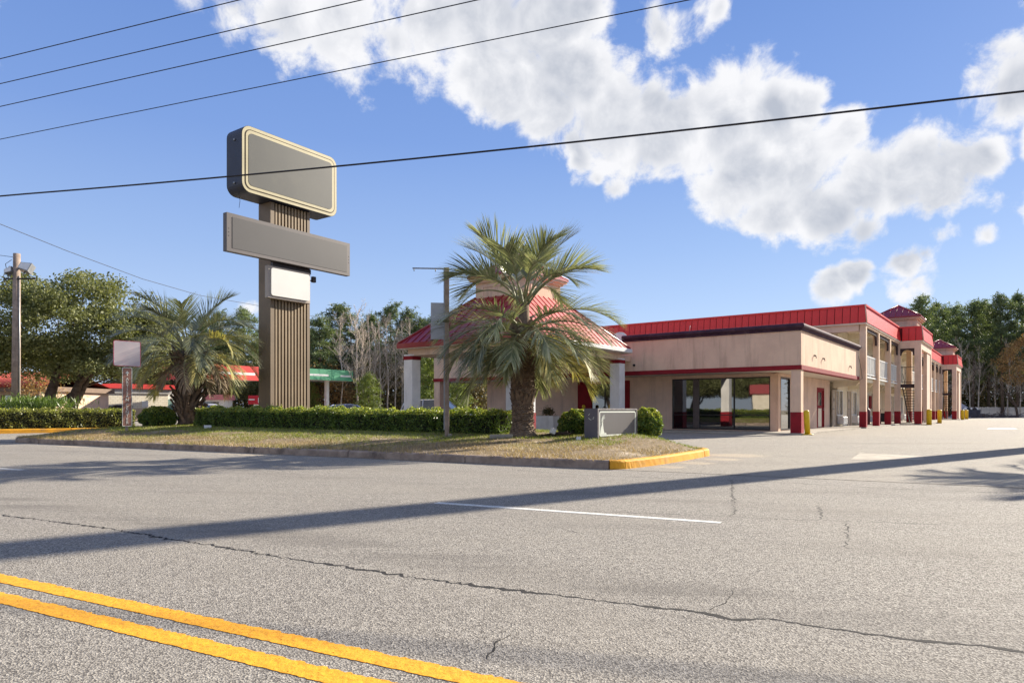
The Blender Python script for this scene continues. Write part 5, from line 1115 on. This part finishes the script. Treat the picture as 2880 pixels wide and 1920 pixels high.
wood('woodland', [((px-1440)/1920*d+random.uniform(-1, 1), d+random.uniform(-2, 2)) for d in (98, 105) for px in range(440, 1420, 62)], 'mass of pines standing behind the front trees of the left wood', 11.2)
wood('woodland', [((px-1440)/1920*d+random.uniform(-1, 1), d+random.uniform(-2, 2)) for d in (126, 134) for px in range(2480, 3400, 58)], 'mass of pines standing behind the front trees of the right wood', 16)
def thicket(px0, px1, d0, d1, zmax, n, m, leaf, label, seed, extra=0):
    rng = np.random.default_rng(seed); nc = n//60; px = px0+(px1-px0)*rng.random(nc); d = d0+(d1-d0)*rng.random(nc); z = zmax*rng.random(nc)**1.25; C = np.stack([(px-1440)/1920*d, d, z], 1)
    C = np.repeat(C, 60, 0)+rng.normal(0, 1, (nc*60, 3))*(.7, .7, .5); C = C[C[:, 2] > 0]
    tag(link('undergrowth', polymesh('undergrowth', leaves(C, leaf, .5, rng), m)), label, 'undergrowth', kind='stuff')
thicket(430, 1420, 82, 98, 6.5, 80000, M_under, .36, 'tangled brown-green undergrowth of the left wood', 71)
thicket(860, 990, 78, 84, 6.0, 6000, M_autumn, .24, 'rusty autumn shrubs behind the green canopy', 72)
thicket(2500, 3400, 112, 126, 10.5, 90000, M_under, .44, 'dark tangled undergrowth of the right wood', 73)
broadleaf(dep(2862, 96, 0), 'rusty orange autumn tree at the right edge beyond the fence', (0, 0, 7.5), (2.6, 2.2, 4.2), 46, 130, .22, M_autumn, 81, [((0, 0, 0), (0, 0, 1), 4, .18)], name='autumn_tree')
broadleaf(dep(845, 80, 0), 'orange-brown autumn tree beside the pylon', (0, 0, 4.6), (2.0, 1.6, 2.6), 26, 120, .2, M_autumn, 82, [((0, 0, 0), (0, 0, 1), 3, .12)], name='autumn_tree')
broadleaf(dep(108, 50, 0), 'small rust-leaved tree behind the oak trunk', (0, 0, 2.8), (1.3, 1.0, .8), 9, 120, .16, M_autumn, 83, [((0, 0, 0), (0, 0, 1), 2, .1)], name='autumn_tree')

# ---------------------------------------------------------------- fence, dumpster, debris at the right
FA, FB = dep(2722, 101), dep(3060, 98); fe = empty('board_fence', FA, math.atan2(FB.y-FA.y, FB.x-FA.x), label='weathered pale board fence along the far edge of the lot', cat='fence'); Lf = (FB-FA).length
pk = MB(); pk.add([(-.095, 0, 0), (.095, 0, 0), (.095, 0, 1.45), (-.095, 0, 1.45), (-.095, .025, 0), (.095, .025, 0), (.095, .025, 1.45), (-.095, .025, 1.45)], [(0, 1, 2, 3), (5, 4, 7, 6), (3, 2, 6, 7), (0, 3, 7, 4), (1, 5, 6, 2)]); ME_pk = pk.mesh('board', M_asphaltwood)
for i in range(int(Lf/.215)):
    o = link('board', ME_pk, fe, (i*.215, random.uniform(-.008, .008), 0)); o.scale = (1, 1, random.uniform(.97, 1.02)); o.rotation_euler = (0, R(random.uniform(-.5, .5)), 0)
b = MB(); b.box(0, Lf, .03, .07, .35, .45); b.box(0, Lf, .03, .07, 1.1, 1.2); b.build('fence_rail', M_asphaltwood, fe)
b = MB(); [b.box(k*2.6, k*2.6+.1, .07, .17, 0, 1.5) for k in range(int(Lf/2.6))]; b.build('fence_post', M_asphaltwood, fe)
du = empty('dumpster', dep(2731, 88), R(-20), label='dark blue-grey dumpster overfilled with white rubbish bags', cat='dumpster')
M_dump = mat('dark_dumpster_paint', sr(52,54,70), sr(40,42,56), 3, .6, stain=sr(90,72,66), stainamt=.4)
b = MB(); b.prism([(-.85, .1), (.85, .1), (.95, 1.05), (-.95, 1.05)], 'y', -.55, .55); b.build('body', M_dump, du)
b = MB(); [b.box(x-.05, x+.05, -.6, -.55, .12, 1.0) for x in (-.6, 0, .6)]; b.build('rib', M_dump, du)
for k in range(5):
    b = MB(); b.M = Matrix.Translation((-.6+k*.32, random.uniform(-.2, .2), 1.1)) @ Matrix.Scale(random.uniform(.8, 1.2), 4); b.lathe([(.02, -.1), (.2, -.08), (.24, .06), (.15, .17), (.04, .22), (.05, .28)], 9); b.build('rubbish_bag', M_grill if k % 2 == 0 else M_bolt, du)
hp_ = empty('tarp_heap', dep(2712, 92), 0, label='pale grey tarpaulin heap behind the farthest bollard', cat='tarpaulin')
b = MB(); b.add([(-1.4, -1, 0), (1.2, -1, 0), (1.2, 1, 0), (-1.4, 1, 0), (-.6, -.2, 2.0), (.1, .3, 1.75), (.6, -.4, 1.2)], [(0, 1, 6, 4), (1, 2, 5, 6), (2, 3, 5), (3, 4, 5), (3, 0, 4), (4, 6, 5)]); b.build('sheet', mat('grey_tarp', sr(150,150,162), sr(126,126,138), 3, .7, .6, 4), hp_)
rng = np.random.default_rng(91); b = MB()
for k in range(110):
    p = dep(2745+rng.random()*120, 92+rng.random()*5, .05+.35*rng.random()**2); d = Vector((rng.normal(), rng.normal()*.4, rng.normal()*.15)).normalized(); b.tube([p, p+d*(.5+rng.random()*1.4)], .035, 4)
for k in range(16):
    p = dep(2740+rng.random()*40, 90+rng.random()*5, .2); b.M = Matrix.Translation(p) @ Matrix.Rotation(rng.random()*3, 4, 'Z'); b.box(-.35, .35, -.2, .2, -.2, .25*rng.random()+.1, .03); b.M = None
tag(b.build('debris', mat('debris_dark', sr(62,60,72), sr(96,84,74), 1.5, .9)), 'low pile of broken branches and rubbish before the board fence', 'debris', kind='stuff')

# ---------------------------------------------------------------- gas station and left buildings
M_gred = mat('gas_red_panel', sr(214,60,56), sr(204,54,52), 1, .5); M_ggreen = mat('gas_green_panel', sr(84,158,120), sr(76,150,112), 1, .5)
def pxd(px, d): return Vector(((px-1440)/1920*d, d))
def gcanopy(name, p0, p1, back, z0, z1, m, label, cols, stripes):
    a = Vector((p0.x, p0.y, 0)); d = (p1-p0); rz = math.atan2(d.y, d.x); L = d.length; o = empty(name, a, rz, label=label, cat='gas station canopy')
    b = MB(); b.box(.05, L-.05, .05, back-.05, z0+.02, z1-.05); b.build('deck', M_grill, o)
    n = max(2, int(L/2.2))
    for k in range(n): b = MB(); b.box(L*k/n+.015, L*(k+1)/n-.015, -.02, .05, z0, z1, .01); b.build('fascia_panel', m, o)
    b = MB(); b.box(-.02, .05, .06, back, z0, z1); b.box(L-.05, L+.02, .06, back, z0, z1); b.build('fascia_end', m, o)
    for (s0, s1) in stripes: b = MB(); b.box(s0*L, s1*L, -.03, -.021, z0+(z1-z0)*.36, z0+(z1-z0)*.54); b.build('stripe', M_grill, o)
    for (x, y) in cols:
        b = MB(); b.box(x-.18, x+.18, y-.18, y+.18, 0, z0+.02); b.build('column', M_white, o)
    return o, L
ga, L1 = gcanopy('gas_canopy', pxd(576, 61.6), pxd(735, 66.5), 7, 3.85, 5.2, M_gred, 'red gas station canopy with a white stripe, seen through the shaggy palm fronds', [(.3, 1.2)], [(.03, .88)])
gb, L2 = gcanopy('gas_canopy', pxd(800, 69), pxd(993, 75.7), 7, 4.2, 5.35, M_ggreen, 'green gas station canopy with white stripes right of the pylon', [(6.2, 1.5)], [(.2, .62), (.8, .97)])
ks = empty('kiosk', dep(598, 66, 0), 0, label='small pale kiosk with a rose and white canopy band under the red canopy', cat='kiosk')
b = MB(); b.box(-1.1, 1.1, 0, 2, 0, 2.0); b.build('wall', M_grill, ks); b = MB(); b.box(-1.4, 1.3, -.3, 2.2, 2.0, 2.5); b.build('band', mat('rose_band', sr(206,130,140), None, 3, .6), ks)
b = MB(); b.box(-.9, .6, -.02, 0, .9, 1.8); b.build('window', M_paleglass, ks)
pm_ = empty('price_sign', dep(716, 58, 0), 0, label='red sign board with a white bar on a pale stem left of the pylon', cat='sign')
b = MB(); b.box(-.55, .75, 0, .3, 1.5, 2.25, .02); b.build('board', mat('crimson_board', sr(190,20,44), None, 3, .5), pm_); b = MB(); b.box(-.5, .0, -.012, 0, 1.85, 1.95); b.box(.3, .4, -.012, 0, 1.62, 2.05); b.build('white_bar', M_grill, pm_)
b = MB(); b.box(-.1, .6, .05, .25, 0, 1.5); b.build('stem', M_white, pm_)
# white brick store
def brickmat(name, c1, c2, mo):
    m, t, bb = newmat(name); co = t.n('ShaderNodeTexCoord').outputs['Object']; mp_ = t.n('ShaderNodeMapping'); t.link(co, mp_.inputs[0]); mp_.inputs['Rotation'].default_value = (R(90), 0, 0)
    k = t.n('ShaderNodeTexBrick'); t.link(mp_.outputs[0], k.inputs['Vector']); k.inputs['Color1'].default_value = (*c1, 1); k.inputs['Color2'].default_value = (*c2, 1); k.inputs['Mortar'].default_value = (*mo, 1); k.inputs['Scale'].default_value = 1; k.inputs['Brick Width'].default_value = .4; k.inputs['Row Height'].default_value = .2; k.inputs['Mortar Size'].default_value = .018
    t.link(k.outputs[0], bb.inputs['Base Color']); bb.inputs['Roughness'].default_value = .85; return m
M_wbrick = brickmat('cream_block_wall', sr(226,218,196), sr(218,208,186), sr(190,180,160))
st = empty('brick_store', (*pxd(231, 62), 0), R(52), label='low cream block building with a bright red roof edge behind the enter sign', cat='building')
b = MB(); b.box(0, 7.7, 0, 10, 1.15, 2.6); b.build('wall', M_wbrick, st); b = MB(); b.box(-.005, 7.705, -.005, 10.005, 0, 1.15); b.build('lower_wall', mat('buff_block', sr(206,184,158), None, 4, .9), st)
b = MB(); b.box(-.1, 8.0, -.12, 10.2, 2.6, 3.05); b.build('grey_band', mat('grey_metal_band', sr(176,174,170), None, 3, .6), st)
b = MB(); b.prism([(1.0, 3.05), (8.3, 3.05), (8.2, 3.5), (2.6, 3.5), (1.6, 3.42)], 'y', -.3, 10); b.build('roof_edge', M_gred, st)
b = MB(); b.box(7.75, 8.5, .3, 9, 0, 2.6); b.build('side_wall', M_white, st); b = MB(); b.box(7.85, 8.35, .26, .3, .1, 2.1); b.build('door', mat('teal_door', sr(112,144,140), None, 3, .6), st)
for x0_, x1_, z1_, lb in ((.8, 2.4, 1.3, 'longer dark storage bin against the cream block wall'), (2.6, 4.0, 1.42, 'taller dark storage bin with a lid against the cream block wall')):
    b = MB(); b.box(x0_, x1_, -.9, -.2, 0, z1_, .03); b.box(x0_-.03, x1_+.03, -.93, -.17, z1_, z1_+.05, .01); tag(link('storage_bin', b.mesh('storage_bin', M_dark), None, st.location, R(52)), lb, 'storage bin', 'storage bins by the block wall')
b = MB(); b.box(5.2, 5.8, -.03, -.006, 1.3, 1.9); b.build('notice', M_grill, st)
# tiled-roof restaurant at far left
re_ = empty('tiled_roof_building', (*pxd(118, 54), 0), R(-4), label='low tan building with a red tiled roof behind the utility pole', cat='building')
b = MB(); b.box(-14, 0, 1.2, 8, 0, 2.5); b.build('wall', M_stucco, re_); b = MB(); b.box(-14.4, .3, .0, 8.4, 2.5, 2.9); b.build('beam', mat('umber_beam', sr(120,100,84), None, 3, .8), re_)
M_tile = mat('red_roof_tile', sr(176,74,58), sr(150,60,50), 8, .8, .6, 12)
for k in range(36):
    b = MB(); x = -14.4+k*.4; b.tube([(x+.2, -.25, 2.95), (x+.2, 3.8, 4.1)], .17, 6); b.build('roof_tile', M_tile, re_)
b = MB(); b.quad((-14.4, -.2, 2.9), (.2, -.2, 2.9), (.2, 3.9, 4.05), (-14.4, 3.9, 4.05)); b.quad((.2, 8.2, 2.9), (-14.4, 8.2, 2.9), (-14.4, 3.9, 4.05), (.2, 3.9, 4.05)); b.build('roof', M_tile, re_)
for x in (-13, -10.4, -7.8, -5.2, -2.6, -.3): b = MB(); b.box(x, x+.25, .1, .4, 0, 2.5); b.build('post', M_stucco, re_)
for x in (-12.2, -9.6, -7.0, -4.4, -1.8): b = MB(); b.box(x, x+1.3, 1.14, 1.2, .7, 2.2); b.build('window', M_glass, re_)

# ---------------------------------------------------------------- vehicles
def vehicle(name, loc, rz, label, paint, kind='sedan', cat='car'):
    o = empty(name, loc, rz, label=label, cat=cat); W = .88
    if kind == 'sedan': low = [(-2.25, .3), (-2.3, .62), (-2.2, .88), (-1.5, .95), (1.05, .93), (1.9, .80), (2.25, .66), (2.3, .35)]; cab = [(-1.75, .93), (-.95, 1.36), (.15, 1.42), (.55, 1.34), (1.25, .92)]
    elif kind == 'suv': low = [(-2.2, .35), (-2.25, .95), (-2.1, 1.02), (1.0, 1.0), (1.95, .88), (2.2, .7), (2.25, .4)]; cab = [(-2.1, 1.0), (-1.85, 1.62), (.1, 1.66), (.4, 1.6), (1.15, .99)]
    else: low = [(-2.6, .4), (-2.6, 1.0), (-.9, 1.0), (1.1, 1.0), (2.0, .95), (2.4, .8), (2.45, .45)]; cab = [(-.95, 1.0), (-.85, 1.60), (.1, 1.66), (.45, 1.6), (1.15, 1.0)]
    b = MB(); n = len(low); V = []
    for s in (-1, 1):
        for (x, z) in low: V.append((x, s*(W-.02), z))
        for (x, z) in low: V.append((x*.99, s*(W-.14), z+.02 if z > .5 else z))
    F = [tuple(range(n)), tuple(range(2*n, 3*n))[::-1]]
    for k in range(n):
        j = (k+1) % n; F += [(k, n+k, n+j, j), (2*n+k, 2*n+j, 3*n+j, 3*n+k), (n+k, 3*n+k, 3*n+j, n+j)]
    b.add(V, F); b.build('body', paint, o)
    b = MB(); m = len(cab); V = []; rin = .14
    for s in (-1, 1):
        for (x, z) in cab: V.append((x, s*(W-.07-(rin if z > 1.2 else 0)), z))
    F = [tuple(range(m)), tuple(range(m, 2*m))[::-1]]+[(k, m+k, m+k+1, k+1) for k in range(m-1)]; b.add(V, F); cb_ = b.build('cabin', M_carglass, o)
    b = MB(); T = [q for q in cab if q[1] > 1.25]; P = []
    x0, x1 = T[0][0]-.04, T[-1][0]+.04; zt_ = max(q[1] for q in T)
    V = [(x, s*(W-.07-rin+.015), z+.012) for s in (-1, 1) for (x, z) in T]+[(x, s*(W-.07-rin+.015), z-.05) for s in (-1, 1) for (x, z) in T]; k = len(T)
    F = [(i, i+1, k+i+1, k+i)[::-1] for i in range(k-1)]+[(i, 2*k+i, 2*k+i+1, i+1) for i in range(k-1)]+[(k+i, k+i+1, 3*k+i+1, 3*k+i) for i in range(k-1)]+[(0, k, 3*k, 2*k), (k-1, 3*k-1, 4*k-1, 2*k-1)]; b.add(V, F); b.build('car_roof', paint, o)
    for s in (-1, 1):
        for (pa, pb) in ((cab[0], cab[1]), (cab[-1], cab[-2])):
            b = MB(); b.tube([(pa[0], s*(W-.065), pa[1]), (pb[0], s*(W-.065-rin), pb[1])], .035, 5); b.build('pillar', paint, o)
        xm = (cab[1][0]+cab[-2][0])/2; b = MB(); b.tube([(xm, s*(W-.055), cab[0][1]), (xm, s*(W-.055-rin), cab[2][1]-.02)], .035, 5); b.build('pillar', paint, o)
        b = MB(); b.box(.85, 1.05, s*W, s*(W+.17), .95, 1.08, .03); b.build('wing_mirror', paint, o)
        for x in (-1.4, 1.4):
            b = MB(); b.M = Matrix.Translation((x, s*(W-.08), .33)) @ Matrix.Rotation(R(90), 4, 'X'); b.lathe([(.2, -.1), (.31, -.1), (.33, -.06), (.33, .06), (.31, .1), (.2, .1)], 20); wh = b.build('wheel', M_rubber, o)
            b = MB(); b.M = Matrix.Translation((x, s*(W-.08), .33)) @ Matrix.Rotation(R(90), 4, 'X'); b.lathe([(.04, -.105), (.2, -.09), (.21, .09), (.04, .105)], 12); b.build('rim', M_steel, wh)
        b = MB(); b.box(low[-1][0]-.12, low[-1][0]+.0, s*.5, s*.8, .6, .74, .03); b.build('headlight', M_grill, o); b = MB(); b.box(low[0][0]-.02, low[0][0]+.1, s*.55, s*.82, .66, .84, .02); b.build('tail_light', mat('tail_red', sr(150,20,24), None, 3, .3), o)
    b = MB(); b.box(low[-1][0]-.05, low[-1][0]+.06, -.8, .8, .33, .5, .04); b.build('bumper', M_dark, o); b = MB(); b.box(low[0][0]-.07, low[0][0]+.03, -.8, .8, .35, .52, .04); b.build('bumper', M_dark, o); return o
def carpaint(name, c):
    m, t, b = newmat(name); b.inputs['Base Color'].default_value = (*c, 1); b.inputs['Roughness'].default_value = .28; b.inputs['Coat Weight'].default_value = .6; b.inputs['Metallic'].default_value = .25; return m
P_silver = carpaint('silver_blue_paint', sr(150,160,190)); P_white = carpaint('white_car_paint', sr(226,226,226)); P_pink = carpaint('pale_champagne_paint', sr(206,196,190))
vehicle('parked_car', dep(978, 46.5, 0), R(196-180), 'pale blue-silver sedan roof showing above the sunlit hedge', P_silver, 'sedan')
vehicle('parked_car', dep(1233, 41.5, 0), R(-12), 'white van-like car parked between the canopy columns and the palm', P_white, 'suv')
vehicle('parked_car', dep(575, 46, 0), R(-38), 'pale champagne car at the gas station behind the shaggy palm trunk', P_pink, 'sedan')

# ---------------------------------------------------------------- off-frame shadow makers that really stand by the lot
mp0 = Vector((18.4, 21.15, 0))
mo = empty('steel_monopole', mp0, R(40), label='tall dark steel monopole standing beyond the right edge of the view', cat='pole')
b = MB(); b.lathe([(.62, 0), (.62, .15), (.52, .2), (.50, 5), (.44, 11), (.38, 17)], 24); b.build('shaft', mat('monopole_paint', sr(96,92,90), None, 2, .6), mo)
b = MB(); b.box(-2.6, 2.6, -.35, .35, 15.6, 18.4, .05); b.build('cabinet', M_signcab, mo)
palm(Vector((16.0, 15.4, 0)), 'palm tree standing beyond the right edge of the view', 3.2,
     [(14, 3.9, 4.1, 80, 30, 60, 100, 2.0, 2.4, G, 'u', dict(ll=.62, start=.34, droop=.18, npair=60))], [(12, 3.8, 3.6, 20, -10, 80, 70, 2.0, 2.3, G, 'l', dict(ll=.62, start=.24, droop=.3, npair=60))], [], 61,
     lambda o, H: MB().tube([(0, 0, -.1), (0, 0, .3), (.02, 0, 2), (.04, 0, 4)], [.4, .3, .28, .22], 16).build('trunk', M_boot, o), .14)
ok = bpy.data.objects['oak_tree']
for i, (x, y, s) in enumerate(((-47, -16, 1), (-58, -26, 1.2), (-40, -27, 1.1), (-62, -10, 1.1), (-70, -34, 1.3), (-52, -40, 1.2), (-75, -2, 1.2))):
    o = empty('oak_tree', (x, y, 0), i*1.3, label='%s oak across the road, mirrored in the shop windows' % ('first', 'second', 'third', 'fourth', 'fifth', 'sixth', 'seventh')[i], cat='tree', group='oaks across the road'); o.scale = (s, s, s)
    for ch in ok.children:
        q = ch.copy(); COL.objects.link(q); q.parent = o
ho = empty('roadside_shop', (-38, -9, 0), R(215), label='low shop with a red roof across the road, mirrored in the shop windows', cat='building')
b = MB(); b.box(-7, 7, -4, 4, 0, 3); b.build('wall', M_cream, ho); b = MB(); b.box(-7.3, 7.3, -4.3, 4.3, 3, 4.1); b.build('roof', M_redroof, ho); b = MB(); [b.box(x, x+2, -4.05, -4.0, .8, 2.4) for x in (-6, -2.5, 1, 4)]; b.build('window', M_glass, ho)

# ---------------------------------------------------------------- small things on the lawn
def lawnat(px, d): x = (px-1440)/1920*d; r = Vector((x, d, 0))-KC; return Vector((x, d, lawn_z(r.dot(E1), r.dot(NN))))
o = empty('ground_spotlight', lawnat(1555, 16.6), R(30), label='small tilted white spotlight right of the ringed palm trunk', cat='spotlight')
b = MB(); b.M = Matrix.Translation((0, 0, .14)) @ Matrix.Rotation(R(25), 4, 'Y'); b.box(-.06, .06, -.05, .05, -.07, .07, .01); b.build('head', M_grill, o); b = MB(); b.tube([(0, 0, -.02), (0, 0, .09)], .012, 6); b.build('stake', M_dark, o)
o = empty('ground_spotlight', lawnat(1627, 15.6), R(10), label='small white box on the grass left of the low sign', cat='spotlight'); b = MB(); b.box(-.05, .05, -.04, .04, -.02, .08, .008); b.build('head', M_grill, o); b = MB(); b.box(-.055, .055, -.045, .045, .08, .087); b.build('lid', M_steel, o)
o = empty('ground_spotlight', lawnat(583, 22.6), R(20), label='small white ground box at the foot of the shaggy palm', cat='spotlight'); b = MB(); b.box(-.13, .13, -.06, .06, -.02, .1, .01); b.build('head', M_grill, o); b = MB(); b.box(-.135, -.1, -.065, .065, .0, .1); b.build('end_cap', M_dark, o)
for i, px in enumerate((1387, 1402, 1418, 1432)):
    p = lawnat(px, 16.65); b = MB(); b.box(-.09, .09, -.06, .06, -.02, .09, .012); q = b.build('concrete_block', M_conc, None, p, R(random.uniform(-20, 20))); tag(q, ['leftmost', 'second', 'third', 'rightmost'][i]+' grey concrete block in the row left of the ringed palm trunk', 'block', 'concrete blocks edging the hedge')
b = MB(); rg = random.Random(4)
for k in range(26):
    p = lawnat(1512+rg.random()*50, 16.7+rg.random()*.5); p.z += .02; d = Vector((1, rg.uniform(-.6, .3), rg.uniform(-.1, .25))).normalized(); b.tube([p, p+d*rg.uniform(.15, .6)], rg.uniform(.006, .02), 4)
tag(b.build('debris', M_twig), 'fallen dead frond stalks on the grass right of the ringed palm trunk', 'fallen stalks', kind='stuff')
